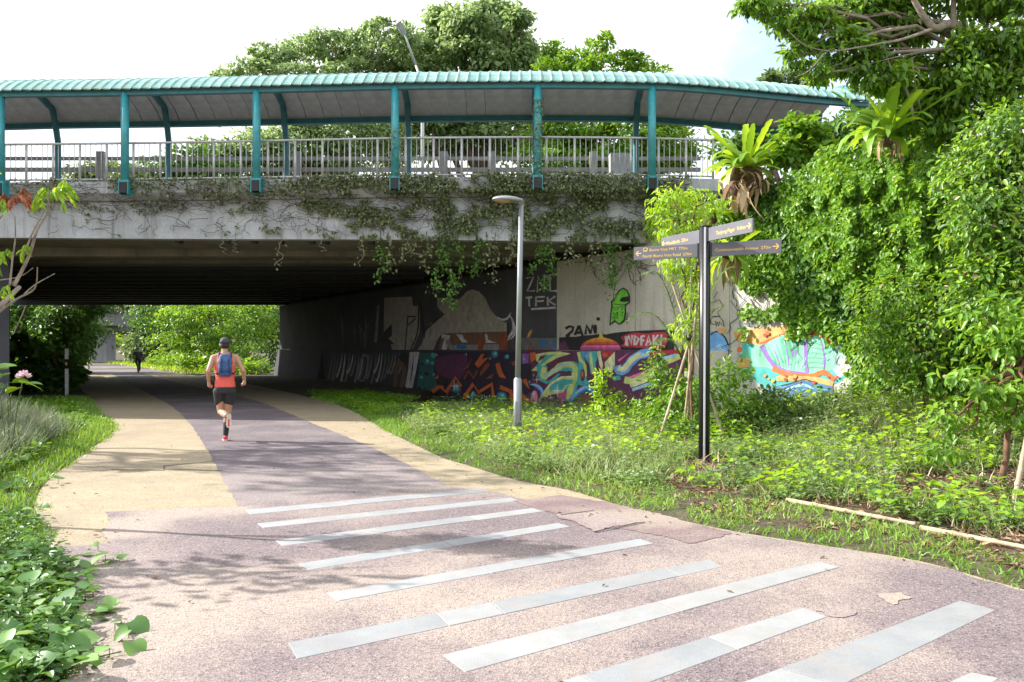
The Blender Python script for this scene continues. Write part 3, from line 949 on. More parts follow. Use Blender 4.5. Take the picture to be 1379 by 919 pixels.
q.poly([(780, 482), (1065, 478), (1065, 513), (775, 513)], 'silver'); q.poly([(805, 478), (860, 474), (865, 505), (800, 508)], 'deepblue'); q.ribbon([(930, 445), (955, 470), (945, 512)], 34, 'rust')
q.ribbon([(1052, 305), (1085, 325), (1120, 315), (1140, 280)], 15, 'pale', taper=True); q.ribbon([(1128, 290), (1152, 335), (1155, 390), (1130, 430), (1118, 458)], 18, 'pale', taper=True); q.ribbon([(1168, 360), (1160, 420), (1130, 450)], 12, 'pale', taper=True)
q.ribbon([(1120, 345), (1122, 420)], 12, 'black'); q.poly([(1070, 420), (1115, 405), (1120, 512), (1070, 512)], 'rust')
q.ribbon([(1290, 380), (1230, 470), (1190, 515)], 20, 'brown', taper=True); q.ribbon([(1270, 385), (1240, 440)], 16, 'amber', taper=True)
q.poly([(1170, 440), (1430, 440), (1430, 512), (1170, 512)], 'grey')
q.ribbon([(1250, 512), (1262, 470), (1275, 512)], 16, 'rust', False); q.disc(1340, 470, 22, 'deepblue', 30); q.disc(1400, 480, 16, 'deepblue', 25)
for x in (95, 170, 205, 240): q.ribbon([(x, 300 + (x * 7) % 60), (x + 6, 480)], 10, 'grey', taper=True)
q.ribbon([(200, 360), (230, 420), (260, 350)], 10, 'grey', False); q.ribbon([(232, 415), (235, 500)], 10, 'grey')
q.done('graffiti', abut)
# white tags on the black panel
q = Mural(.026, 680, 340, 5.742)
W = 15
for pts in ([(165, 200), (222, 190), (172, 300), (232, 298)], [(250, 310), (256, 180), (302, 305), (306, 172)], [(398, 172), (345, 176), (350, 300), (402, 298)],
            [(160, 352), (212, 348)], [(186, 352), (188, 418)], [(240, 418), (240, 348), (308, 344)], [(240, 380), (300, 376)], [(330, 345), (332, 412)], [(388, 340), (338, 376), (390, 408)], [(203, 440), (392, 428)]):
    q.ribbon(pts, W, 'pale', False)
q.done('graffiti', abut)
# silver throw-ups on the shaded lower tier
q = Mural(.104, 440, 360, 4.596, .0278)
for k in range(22):
    x = 5 + k * 21 + random.uniform(-5, 5)
    h = random.uniform(110, 200)
    q.ribbon([(x + 28, 535), (x + 18, 535 + h * .5), (x - 4, 540 + h), (x - 16 * random.random(), 520 + h)], random.uniform(7, 13), random.choice(['silver', 'silver', 'grey', 'pale']), taper=True)
q.ribbon([(190, 690), (220, 560), (255, 560), (235, 690), (200, 700)], 12, 'silver'); q.ribbon([(420, 760), (440, 600), (480, 640), (455, 780)], 26, 'brown')
q.poly([(440, 560), (470, 530), (500, 530), (505, 600), (470, 590)], 'black')
q.poly([(512, 526), (574, 526), (522, 790), (486, 735), (505, 640)], 'pale'); q.ribbon([(540, 545), (528, 640), (515, 720)], 8, 'black', taper=True)
# dark night piece with orange zigzags
q.poly([(574, 522), (1195, 522), (1195, 850), (1150, 845), (900, 840), (700, 812), (530, 800)], 'night')
q.poly([(580, 530), (680, 530), (660, 640), (690, 760), (550, 790)], 'seagreen'); q.poly([(690, 560), (860, 545), (840, 680), (760, 690), (680, 650)], 'maroon', True)
for k in range(26): q.disc(random.uniform(560, 690), random.uniform(540, 780), random.uniform(4, 13), random.choice(['seagreen', 'black', 'night', 'teal']))
for x, y, r in [(1040, 540, 22), (1115, 555, 16), (895, 790, 28), (1082, 800, 32), (800, 745, 34), (620, 585, 20)]:
    q.disc(x, y, r, 'deepblue'); q.disc(x + r * .1, y - r * .1, r * .62, 'teal'); q.disc(x + r * .2, y - r * .25, r * .25, 'sky')
q.poly([(915, 600), (955, 540), (975, 535), (960, 570), (1000, 560), (940, 625)], 'orange'); q.poly([(955, 672), (1010, 605), (1000, 590), (975, 610), (945, 660)], 'rust'); q.ribbon([(885, 650), (910, 690), (930, 640)], 12, 'rust', False)
q.poly([(1045, 600), (1070, 590), (1085, 650), (1112, 690), (1070, 680), (1055, 650)], 'orange'); q.poly([(1080, 580), (1165, 570), (1190, 640), (1120, 650)], 'night'); q.poly([(1140, 585), (1180, 580), (1180, 605), (1150, 610)], 'rust')
q.ribbon([(835, 640), (870, 620), (900, 560)], 14, 'rust', False, True); q.ribbon([(850, 690), (880, 640)], 12, 'rust')
for a in ([(652, 775), (690, 742), (712, 742), (738, 775), (800, 684), (832, 740)], [(850, 812), (906, 722), (938, 775), (1022, 724), (1032, 806)], [(1072, 742), (1138, 768), (1150, 832)]):
    q.ribbon([(x + 4, y + 5) for x, y in a], 34, 'black', False); q.ribbon(a, 24, 'orange', False)
q.ribbon([(740, 800), (800, 690), (832, 780)], 8, 'rust', False); q.poly([(985, 690), (1030, 655), (1025, 690)], 'rust'); q.poly([(668, 690), (690, 660), (692, 690)], 'orange')
q.star(790, 735, 34); q.star(1010, 565, 16); q.star(865, 540, 14); q.star(680, 545, 12)
for pts in ([(955, 790), (968, 800), (955, 815)], [(975, 790), (980, 815), (992, 795)], [(1000, 800), (1010, 790), (1005, 818)]): q.ribbon(pts, 4, 'white', False)
q.done('graffiti', abut)
# bright lettering piece
q = Mural(.1045, 690, 440, 6.567, .0278); q.layer = 75
q.poly([(415, 212), (1600, 212), (1600, 700), (1000, 720), (300, 720), (60, 700), (90, 212)], 'maroon')
q.poly([(80, 330), (170, 330), (150, 460), (200, 560), (90, 620)], 'night'); q.poly([(88, 470), (125, 460), (152, 560), (100, 500)], 'orange'); q.poly([(90, 590), (155, 650), (150, 680), (88, 640)], 'orange'); q.poly([(150, 232), (205, 225), (205, 290), (165, 320)], 'orange'); q.poly([(88, 240), (150, 240), (140, 320), (90, 330)], 'purple')
q.poly([(205, 246), (300, 226), (420, 218), (515, 240), (400, 276), (300, 332), (252, 396), (165, 390), (235, 322), (210, 300)], 'lime'); q.poly([(250, 262), (380, 246), (300, 300), (240, 350), (200, 360), (262, 300)], 'teal')
q.poly([(245, 262), (300, 250), (270, 285), (225, 310)], 'maroon'); q.ribbon([(210, 250), (330, 236), (500, 240)], 10, 'cream')
q.ribbon([(268, 345), (262, 430), (300, 462), (360, 425), (430, 370), (520, 350), (565, 385), (555, 470), (520, 560), (478, 660)], 84, 'teal'); q.ribbon([(285, 360), (280, 440), (350, 410), (430, 345), (520, 340), (560, 385), (545, 470), (515, 560), (480, 640)], 52, 'lime')
q.ribbon([(300, 395), (300, 440), (370, 390), (450, 332), (520, 335)], 14, 'sky'); q.poly([(330, 440), (420, 395), (480, 400), (470, 425), (400, 420), (340, 470), (300, 480)], 'maroon', True)
q.poly([(225, 675), (260, 600), (330, 500), (430, 440), (540, 440), (560, 500), (490, 520), (450, 585), (330, 605), (260, 660)], 'lime'); q.poly([(330, 520), (430, 465), (535, 470), (530, 505), (470, 520), (430, 570), (330, 575)], 'teal'); q.ribbon([(240, 650), (310, 540), (420, 455), (540, 440)], 18, 'cream', taper=True)
q.ribbon([(150, 512), (210, 520), (262, 570), (250, 610)], 34, 'blue', taper=True); q.ribbon([(170, 512), (240, 530), (270, 590)], 10, 'sky')
q.poly([(580, 225), (620, 230), (640, 300), (660, 380), (655, 470), (690, 500), (640, 530), (585, 515), (575, 440), (585, 330)], 'teal'); q.ribbon([(585, 225), (600, 290), (640, 340), (648, 440)], 26, 'lime'); q.disc(622, 430, 22, 'maroon', 55); q.disc(618, 420, 10, 'orange', 25)
q.poly([(600, 218), (770, 218), (745, 300), (735, 420), (690, 420), (680, 330), (650, 290)], 'teal'); q.poly([(610, 222), (700, 222), (690, 280), (650, 290)], 'blue'); q.ribbon([(690, 230), (700, 330), (715, 420)], 24, 'lime'); q.poly([(735, 320), (765, 260), (785, 410), (740, 410)], 'maroon')
q.ribbon([(762, 218), (782, 320), (805, 405)], 30, 'cream'); q.poly([(780, 215), (912, 215), (870, 262), (812, 290)], 'red'); q.disc(820, 250, 24, 'orange', 18); q.poly([(815, 320), (860, 270), (908, 222), (908, 350), (880, 400), (825, 400)], 'cream')
q.ribbon([(925, 345), (940, 385), (990, 385), (1060, 300), (1130, 250), (1240, 222)], 74, 'blue'); q.ribbon([(930, 365), (985, 375), (1050, 300), (1130, 250), (1230, 224)], 46, 'cream'); q.ribbon([(1130, 240), (1180, 250), (1235, 226)], 26, 'sky'); q.ribbon([(935, 300), (985, 260), (1040, 216)], 20, 'pink'); q.ribbon([(940, 315), (990, 275)], 8, 'red')
q.poly([(1000, 215), (1060, 215), (930, 300), (920, 280)], 'maroon'); q.poly([(890, 440), (950, 430), (960, 470), (900, 480)], 'teal')
q.ribbon([(990, 470), (1080, 480), (1200, 410), (1340, 320), (1480, 260)], 60, 'lime'); q.ribbon([(1010, 455), (1100, 430), (1190, 390)], 22, 'pink', taper=True); q.ribbon([(1040, 520), (1180, 470), (1300, 420), (1400, 400)], 46, 'cream'); q.ribbon([(1060, 560), (1180, 520), (1300, 480)], 30, 'sky'); q.ribbon([(1210, 250), (1330, 230), (1500, 222)], 40, 'red'); q.ribbon([(1300, 290), (1450, 250)], 26, 'sky')
q.ribbon([(515, 660), (580, 590), (650, 550), (700, 570), (722, 605)], 52, 'deepblue'); q.ribbon([(515, 650), (580, 575), (650, 540), (705, 562)], 32, 'blue'); q.ribbon([(560, 590), (640, 535), (690, 545)], 9, 'sky'); q.disc(640, 650, 70, 'brown', 50)
q.disc(195, 625, 30, 'pink', 60); q.disc(188, 600, 12, 'pale', 26); q.poly([(392, 600), (430, 585), (485, 570), (470, 640), (440, 690)], 'magenta'); q.poly([(425, 645), (465, 640), (442, 690)], 'pink'); q.disc(290, 650, 45, 'maroon', 26)
q.disc(150, 430, 26, 'black', 50)
for x, y, r in [(398, 566, 66), (215, 470, 40), (185, 430, 24), (340, 632, 42), (660, 262, 26), (105, 290, 16), (150, 490, 18)]: q.star(x, y, r)
q.done('graffiti', abut)
# upper tier, near panel: black band, sunset dome, tags
q = Mural(.066, 690, 440, 6.567)
q.poly([(412, 97), (470, 92), (560, 90), (640, 78), (700, 76), (760, 66), (830, 70), (920, 52), (1000, 44), (1130, 36), (1370, 26), (1430, 30), (1430, 206), (412, 206)], 'black')
q.poly([(412, 150), (470, 130), (500, 206), (412, 206)], 'maroon')
for k, (c, t0) in enumerate([('magenta', 0), ('pink', .20), ('red', .38), ('orange', .5), ('tangerine', .68), ('yellow', .90)]):
    pts = []
    for j in range(15):
        a = math.pi * j / 14
        x, y = 780 + 180 * math.cos(a), 206 - 108 * math.sin(a)
        pts.append((x, min(y, 206 - 108 * t0)))
    q.poly([(780 + 180 * math.sqrt(max(0, 1 - t0 ** 2)), 206 - 108 * t0)] + [p for p in pts if p[1] < 206 - 108 * t0 - .5] + [(780 - 180 * math.sqrt(max(0, 1 - t0 ** 2)), 206 - 108 * t0)], c)
q.poly([(750, 110), (768, 84), (770, 62), (790, 58), (800, 84), (812, 108)], 'yellow'); q.ribbon([(620, 180), (690, 125), (780, 108)], 8, 'tangerine', taper=True)
q.done('graffiti', abut)
q = Mural(.0745, 690, 440, 6.567)
q.poly([(960, 95), (1010, 70), (1080, 55), (1200, 60), (1350, 50), (1370, 110), (1345, 180), (1240, 195), (1150, 190), (1080, 185), (960, 175), (990, 140)], 'red', True)
for pts in ([(1000, 85), (1020, 170)], [(1020, 90), (1000, 165)], [(1028, 80), (1052, 160), (1060, 75)], [(1078, 165), (1082, 75), (1118, 110), (1090, 165)], [(1140, 85), (1140, 170)], [(1140, 88), (1170, 82)], [(1140, 125), (1165, 122)], [(1182, 170), (1205, 80), (1225, 168)], [(1190, 135), (1220, 132)], [(1248, 75), (1250, 170)], [(1290, 75), (1252, 125), (1292, 170)], [(1318, 70), (1312, 170)]):
    q.ribbon(pts, 19, 'pale', False)
q.done('graffiti', abut)
q = Mural(.0745, 680, 340, 5.742)
for pts in ([(468, 590), (500, 572), (528, 580), (520, 610), (474, 648)], [(470, 652), (500, 640)], [(540, 640), (572, 568)], [(572, 566), (600, 645)], [(556, 622), (592, 620)], [(622, 635), (630, 565), (664, 630)], [(664, 620), (672, 560), (700, 628)], [(700, 628), (698, 560)]):
    q.ribbon(pts, 21, 'black', False)
q.poly([(708, 503), (734, 503), (734, 527), (708, 527)], 'black')
# a green hooded shape with black outline
q.poly([(808, 568), (812, 470), (822, 412), (818, 380), (850, 345), (875, 296), (912, 272), (948, 290), (966, 336), (966, 390), (934, 415), (936, 470), (924, 535), (884, 562), (852, 536)], 'black')
q.poly([(818, 548), (824, 470), (834, 415), (830, 388), (860, 350), (884, 304), (914, 282), (940, 296), (956, 338), (956, 384), (924, 404), (924, 466), (914, 524), (884, 548), (850, 522)], 'leaf')
q.poly([(886, 372), (900, 350), (960, 338), (962, 382), (900, 384)], 'black')
for pts in ([(832, 428), (860, 424), (836, 446), (862, 444)], [(866, 416), (868, 446), (886, 420)], [(892, 418), (918, 420), (896, 446)], [(838, 468), (856, 496), (862, 462)], [(830, 506), (852, 500), (846, 524)], [(872, 462), (866, 512), (884, 508)], [(892, 462), (914, 462), (894, 490), (912, 494)], [(846, 400), (900, 408), (926, 404)]):
    q.ribbon(pts, 6, 'black', False)
for pts in ([(925, 470), (948, 490), (930, 510)], [(952, 465), (940, 525)], [(920, 515), (960, 520)], [(935, 530), (950, 555)]): q.ribbon(pts, 4, 'black', False)
q.done('graffiti', abut)
# wing wall: blue blob, mint fan, orange edge, grey tag
q = Mural(.06, 900, 400, 4.593); q.layer = 8
q.poly([(225, 235), (300, 220), (345, 245), (372, 300), (360, 350), (320, 420), (260, 470), (225, 470)], 'blue', True)
for k in range(7): q.ribbon([(262 + 12 * k, 330 + 6 * k), (330 + 6 * k, 290 + 10 * k)], 6, 'sky')
q.ribbon([(262, 235), (300, 215), (345, 245), (372, 300)], 9, 'black'); q.disc(330, 210, 26, 'amber', 18)
for pts in ([(262, 135), (262, 165), (285, 170)], [(292, 150), (296, 182), (306, 155)], [(310, 180), (318, 150), (328, 178), (336, 145), (345, 185)], [(265, 125), (320, 118)]): q.ribbon(pts, 6, 'black', False)
q.done('graffiti', abut)
q = Mural(.080, 900, 400, 4.593)
q.poly([(455, 300), (520, 262), (700, 240), (900, 230), (1060, 262), (1130, 330), (1125, 440), (1070, 520), (980, 560), (600, 570), (470, 470)], 'teal')
q.poly([(1000, 280), (1080, 265), (1150, 340), (1140, 430), (1060, 500), (1010, 440)], 'pale'); q.poly([(440, 360), (500, 330), (540, 440), (520, 520), (450, 480)], 'jade')
q.poly([(430, 380), (505, 380), (505, 435), (430, 435)], 'amber'); q.disc(440, 325, 16, 'orange')
q.poly([(500, 200), (760, 175), (960, 200), (1120, 230), (1120, 275), (940, 262), (830, 235), (700, 250), (560, 300), (420, 270), (400, 220)], 'amber')
q.poly([(560, 285), (690, 232), (830, 208), (960, 236), (1050, 262), (1000, 290), (700, 262), (580, 320)], 'orange')
q.poly([(515, 310), (600, 290), (700, 238), (830, 218), (940, 245), (1000, 290), (1056, 340), (1040, 440), (960, 470), (850, 482), (700, 472), (600, 435), (515, 430)], 'mint')
q.poly([(690, 260), (790, 228), (815, 330), (770, 400), (720, 360)], 'jade'); q.poly([(770, 320), (798, 330), (790, 375), (760, 370)], 'purple')
for k in range(9): q.ribbon([(560 + k * 26, 300 - k * 4), (610 + k * 22, 380), (660 + k * 14, 455)], 8, 'jade' if k % 3 else 'purple', taper=True)
for k in range(6): q.ribbon([(850, 290 + k * 30), (900, 285 + k * 30), (960, 300 + k * 28)], 6, 'jade')
q.ribbon([(835, 210), (850, 300), (850, 400), (860, 470)], 22, 'purple'); q.ribbon([(940, 250), (965, 380), (960, 460)], 12, 'purple', taper=True); q.ribbon([(580, 300), (640, 410), (730, 462), (860, 480)], 24, 'purple'); q.ribbon([(1050, 270), (1080, 340), (1120, 370)], 24, 'purple', taper=True)
q.ribbon([(645, 440), (740, 480), (880, 490), (960, 468), (1030, 515)], 34, 'orange'); q.ribbon([(670, 505), (780, 505), (900, 510), (1020, 540)], 30, 'amber')
q.poly([(600, 560), (720, 545), (830, 515), (920, 535), (1015, 555), (1030, 640), (600, 640)], 'deepblue'); q.ribbon([(690, 552), (760, 535), (840, 512), (900, 528)], 7, 'black'); q.ribbon([(720, 575), (830, 545), (900, 570)], 16, 'sky', taper=True)
for k in range(46):
    x, y = random.uniform(540, 1010), random.uniform(250, 460)
    if abs(x - 780) / 250 + abs(y - 350) / 115 < 1.25:
        c = random.choice(['jade', 'mint', 'purple', 'sky', 'teal', 'pale', 'jade', 'teal']); a = math.atan2(y - 520, x - 780); r = random.uniform(18, 44)
        q.ribbon([(x, y), (x + r * math.cos(a) + random.gauss(0, 5), y + r * math.sin(a))], random.uniform(3, 8), c, False, True)
for k in range(26): q.ribbon([(random.uniform(1010, 1120), random.uniform(250, 430)) for _ in range(2)], random.uniform(5, 10), random.choice(['pale', 'mint', 'purple', 'jade', 'sky']), False, True)
for k in range(24):
    x = random.uniform(560, 1080); q.disc(x, random.uniform(225, 262) if k % 2 else random.uniform(485, 530), random.uniform(5, 13), random.choice(['orange', 'amber', 'yellow', 'rust', 'red']))
for k in range(14): q.ribbon([(600 + k * 30, 585 + random.gauss(0, 12)), (640 + k * 30, 560 + random.gauss(0, 14))], random.uniform(4, 9), random.choice(['sky', 'teal', 'blue', 'night', 'pale']), False, True)
for pts in ([(520, 110), (480, 105), (478, 130), (515, 145), (500, 172), (470, 165)], [(535, 95), (550, 130), (570, 92)], [(552, 130), (535, 175), (510, 180)], [(585, 170), (590, 110), (615, 115), (600, 140), (630, 165)]): q.ribbon(pts, 13, 'grey')
q.done('graffiti', wing)

# ------------------------------------------------------------------ text
def text_mesh(name, s, size, o, u, up, m, parent, align='LEFT', depth=.0006):
    cu = bpy.data.curves.new(name, 'FONT'); cu.body = s; cu.size = size; cu.align_x = align; cu.extrude = depth; cu.resolution_u = 3
    ob = bpy.data.objects.new('lettering', cu); col.objects.link(ob)
    bpy.context.view_layer.update()
    me = bpy.data.meshes.new_from_object(ob.evaluated_get(bpy.context.evaluated_depsgraph_get()))
    bpy.data.objects.remove(ob); bpy.data.curves.remove(cu)
    u, up = Vector(u).normalized(), Vector(up).normalized(); n = u.cross(up)
    M = Matrix((u, up, n)).transposed().to_4x4(); M.translation = Vector(o) - wloc(parent)
    me.transform(M); me.materials.clear(); me.materials.append(m)
    return link_mesh(name, me, parent)

# ------------------------------------------------------------------ finger post
sx, sy = G(949, 626)
post = thing('signpost', 'tall black fingerpost with four direction blades at the path verge', 'signpost', (sx, sy, 0))
M_post = paint('black_powder_coat', (.012, .012, .014), .35, .05, 4)
M_blade = paint('charcoal_blade', (.145, .143, .168), .42, .05, 4)
M_strip = paint('pale_strip_finish', (.75, .75, .77), .3, .04, 4, .3)
M_gold = paint('gold_lettering', (.90, .60, .16), .5, .05, 4)
mb = MB()
mb.tube([(sx - .01, sy, -.2), (sx + .005, sy, 3.29)], .078, 10); mb.build('pole', M_post, post)
mb = MB(); mb.tube([(sx + .005, sy, 3.285), (sx + .005, sy, 3.30)], [.080, .076], 10); mb.build('pole_cap', M_post, post)
mb = MB(); mb.bar((sx - .026, sy - .074, .02), (sx - .013, sy - .074, 3.27), .024, .014, 0, (0, 1, 0)); mb.build('pale_strip', M_strip, post)  # narrow pale strip added for the bright stripe down the pole
def blade(z0, z1, d, lines, arrow, icon=False):
    """d: horizontal direction from the post to the tip"""
    d = Vector((d[0], d[1], 0)).normalized(); L = .95; th = .028
    c = Vector((sx + .003, sy, 0))
    n = Vector((d.y, -d.x, 0))
    if n.y > 0: n = -n                      # the face turned to the camera
    u = d if d.x > 0 else -d
    a, b = c + d * .06, c + d * (.06 + L)
    mb = MB(); zc = (z0 + z1) / 2
    mb.bar(Vector((a.x, a.y, zc)), Vector((b.x, b.y, zc)), th, z1 - z0)
    bl = mb.build('blade', M_blade, post, .003)
    mb = MB(); e = c + d * .10
    mb.bar(Vector((a.x, a.y, zc)), Vector((e.x, e.y, zc)), th + .012, z1 - z0 + .008); mb.build('clamp', M_post, bl)
    face = n * (th / 2 + .0012)
    H = z1 - z0
    k = len(lines)
    for i, s in enumerate(lines):
        size = (.070 if len(lines[0]) < 24 else .058) if k == 1 else .055
        zz = zc + (-.028 if k == 1 else (.022 if i == 0 else -.062))
        if d.x < 0:
            o = c + d * (.06 + L - .13) + face
            if icon and i == 0: o = o + u * .10
            text_mesh('lettering', s, size, (o.x, o.y, zz), u, (0, 0, 1), M_gold, bl)
        else:
            o = c + d * (.06 + L - .13) + face
            text_mesh('lettering', s, size, (o.x, o.y, zz), u, (0, 0, 1), M_gold, bl, 'RIGHT')
    # arrow towards the tip
    t = c + d * (.06 + L - .035) + face * 1.0
    mb = MB(); up = Vector((0, 0, 1))
    def seg(p, q_, w):
        p, q_ = Vector(p), Vector(q_); dd = (q_ - p).normalized(); s_ = dd.cross(n).normalized() * w / 2
        mb.add([p + s_, q_ + s_, q_ - s_, p - s_], [(0, 1, 2, 3)])
    tz = Vector((t.x, t.y, zc))
    seg(tz, tz - d * .075, .013); seg(tz + d * .004, tz - d * .034 + up * .036, .013); seg(tz + d * .004, tz - d * .034 - up * .036, .013)
    mb.build('arrow', M_gold, bl)
    if icon:
        o = c + d * (.06 + L - .17) + face
        mb = MB(); pts = []
        for j in range(16):
            aa = 2 * math.pi * j / 16
            r_ = .034
            p = o + u * (r_ * math.cos(aa)); pts.append((p.x, p.y, zc + .052 + .028 * math.sin(aa)))
        inn = []
        for j in range(16):
            aa = 2 * math.pi * j / 16
            p = o + u * (.025 * math.cos(aa)); inn.append((p.x, p.y, zc + .054 + .019 * math.sin(aa)))
        mb.add(pts + inn, [(j, (j + 1) % 16, 16 + (j + 1) % 16, 16 + j) for j in range(16)])
        for s in (-.022, .022):
            p = o + u * s; mb.add([(p.x - .006, p.y, zc + .014), (p.x + .006, p.y, zc + .014), (p.x + .006, p.y, zc + .027), (p.x - .006, p.y, zc + .027)], [(0, 1, 2, 3)])
        mb.build('train_symbol', M_gold, bl)
    return bl
blade(3.07, 3.255, (-.42, .91), ['Woodlands  22km'], True)
blade(3.075, 3.255, (.38, -.92), ['Tanjong Pagar  9.4km'], True)
blade(2.87, 3.055, (-.90, .43), ['Buona Vista MRT  770m', 'North Buona Vista Road  270m'], True, True)
blade(2.87, 3.055, (.90, -.43), ['Commonwealth Avenue  270m'], True)

# ------------------------------------------------------------------ path lamp
lx, ly = G(697, 585)
lamp = thing('lamp_post', 'slim grey lamp post with a flat oval head on the grass verge', 'lamp post', (lx, ly, 0))
M_lp = paint('lamp_post_grey', (.29, .30, .32), .38, .06, 4, .25, .12)
top = P(702, 272, ly)
mb = MB(); mb.tube([(lx, ly, -.1), (lx + .004, ly, 1.02)], .077, 14); mb.tube([(lx + .004, ly, 1.02), (lx + .005, ly, 1.06)], [.077, .052], 14, 0, False); mb.build('lower_pole', M_lp, lamp)
mb = MB(); mb.tube([(lx + .005, ly, 1.055), (top.x, ly, top.z + .02)], [.052, .046], 14); mb.build('upper_pole', M_lp, lamp)
mb = MB(); mb.box(lx - .045, lx + .045, ly - .082, ly - .070, .25, .62); mb.build('access_door', M_lp, lamp, .004)
mb = MB(); mb.tube([(lx, ly, -.02), (lx, ly, .05)], [.11, .10], 14); mb.build('base_collar', paint('dark_collar', (.05, .05, .05), .6), lamp)
def ellipsoid(mb, c, r, m=0, nu=20, nv=12, tilt=0.0, zmin=-1.0, zmax=1.0):
    v = []; f = []
    for j in range(nv + 1):
        zz = zmin + (zmax - zmin) * j / nv
        k = math.sqrt(max(0, 1 - zz * zz))
        for i in range(nu):
            a = 2 * math.pi * i / nu
            x, y, z = r[0] * k * math.cos(a), r[1] * k * math.sin(a), r[2] * zz
            v.append((c[0] + x * math.cos(tilt) - z * math.sin(tilt), c[1] + y, c[2] + x * math.sin(tilt) + z * math.cos(tilt)))
    for j in range(nv):
        for i in range(nu):
            f.append((j * nu + i, j * nu + (i + 1) % nu, (j + 1) * nu + (i + 1) % nu, (j + 1) * nu + i))
    f.append(tuple(reversed(range(nu)))); f.append(tuple(nv * nu + i for i in range(nu)))
    mb.add(v, f, m, True)
hc = P(684, 269, ly)
mb = MB(); ellipsoid(mb, (hc.x, ly, hc.z - .01), (.30, .20, .075), tilt=R(-4), zmin=-.3); mb.build('lamp_head', M_lp, lamp)
mb = MB(); ellipsoid(mb, (hc.x - .10, ly, hc.z - .022), (.17, .15, .04), tilt=R(-4), zmax=.4); mb.build('lens', paint('amber_lens', (.55, .36, .20), .25, .05, 4), lamp)
mb = MB(); mb.tube([(top.x, ly, top.z - .05), (top.x - .02, ly, top.z + .02), (top.x - .12, ly, top.z + .03)], [.058, .058, .05], 10); mb.build('neck', M_lp, lamp)

# ------------------------------------------------------------------ marker post by the tunnel mouth
mx_, my_ = G(90, 534)
mk = thing('marker_post', 'thin white marker post with a black band at the left tunnel mouth', 'marker post', (mx_, my_, 0))
M_mw = paint('white_post_paint', (.75, .75, .75), .5); M_mk = paint('reflector_yellow', (.75, .65, .15), .4)
mb = MB(); mb.box(mx_ - .05, mx_ + .05, my_ - .03, my_ + .03, -.1, 1.60); mb.build('post', M_mw, mk)
mb = MB(); mb.box(mx_ - .053, mx_ + .053, my_ - .034, my_ + .034, .93, 1.25); mb.build('black_band', M_blackm, mk)
mb = MB(); mb.box(mx_ - .04, mx_ + .04, my_ - .04, my_ - .035, 1.05, 1.15); mb.build('reflector', M_mk, mk)

# ------------------------------------------------------------------ poles lying and leaning in the verge
M_bamboo = paint('dry_bamboo', (.45, .36, .24), .7, .25, 5, 0, .35)
def bamboo(mb, a, b, r):
    a, b = Vector(a), Vector(b); L = (b - a).length; n = max(2, int(L / .28)); pts = []; rad = []
    for i in range(n):
        t = (i + .5) / n
        for dt, k in ((-.46, 1.0), (.38, .95), (.46, 1.22)):
            pts.append(a.lerp(b, t + dt / n)); rad.append(r * k * (1 - .25 * t))
    mb.tube(pts, rad, 7)
for a, b, lab in [((1058, 684), (1236, 717), 'pale bamboo edging pole lying between grass and weeds, the end nearer the signpost'), ((1238, 721), (1400, 756), 'pale bamboo edging pole lying below the leafy weeds at the right edge')]:
    (x0, y0), (x1, y1) = G(*a), G(*b)
    t = thing('edging_pole', lab, 'edging pole', (x0, y0, 0), 'bamboo edging poles in the verge')
    mb = MB(); bamboo(mb, (x0, y0, float(ground_h([x0], [y0])[0]) + .042), (x1, y1, float(ground_h([x1], [y1])[0]) + .042), .025); mb.build('pole', M_bamboo, t)
xs_, ys_ = G(1364, 682)
t = thing('leaning_stake', 'pale bamboo stake leaning beside the thin tree at the right edge', 'stake', (xs_, ys_, 0))
mb = MB(); bamboo(mb, (xs_, ys_, -.05), P(1392, 540, ys_ + .4), .03); mb.build('pole', M_bamboo, t)

tie = P(930, 455, 13.2)
gz = float(ground_h([tie.x], [13.2])[0])
stk = thing('plant_support', 'bundle of tied bamboo stakes propping the sapling behind the signpost', 'plant support', (tie.x, 13.2, gz))
for a, b in [((884, 602, 12.9), (948, 396, 13.5)), ((980, 586, 12.9), (902, 372, 13.4)), ((926, 586, 13.7), (931, 370, 13.0)), ((919, 590, 13.6), (942, 380, 12.9))]:
    pa, pb_ = P(*a), P(*b)
    k = (pa - pb_).normalized()
    pa.z = min(pa.z, float(ground_h([pa.x], [pa.y])[0]) - .03)
    mb = MB(); bamboo(mb, pa, pb_, .024); mb.build('stake', M_bamboo, stk)
mb = MB(); mb.tube([tie - Vector((0, 0, .05)), tie + Vector((0, 0, .05))], [.07, .075], 10); mb.build('tie', M_blackm, stk)
# ------------------------------------------------------------------ figures
M_skin = paint('skin', (.46, .255, .165), .5, .06, 8)
M_singlet = paint('coral_singlet', (.80, .115, .085), .65, .10, 9, 0, 0, .7)
M_shorts = paint('black_shorts', (.022, .022, .028), .7, .3, 9, 0, 0, .8)
M_cap = paint('charcoal_cap', (.045, .048, .058), .75)
M_hair = paint('dark_hair', (.03, .022, .018), .7)
M_pack = paint('blue_backpack', (.035, .10, .25), .6, .2, 9, 0, 0, .5)
M_packd = paint('navy_strap', (.02, .035, .07), .7)
M_red = paint('red_shoe', (.55, .03, .04), .5)
M_sole = paint('pale_sole', (.62, .52, .42), .6)
M_sock = paint('black_sock', (.02, .02, .024), .8)
M_dkcloth = paint('dark_cloth', (.018, .018, .022), .8)

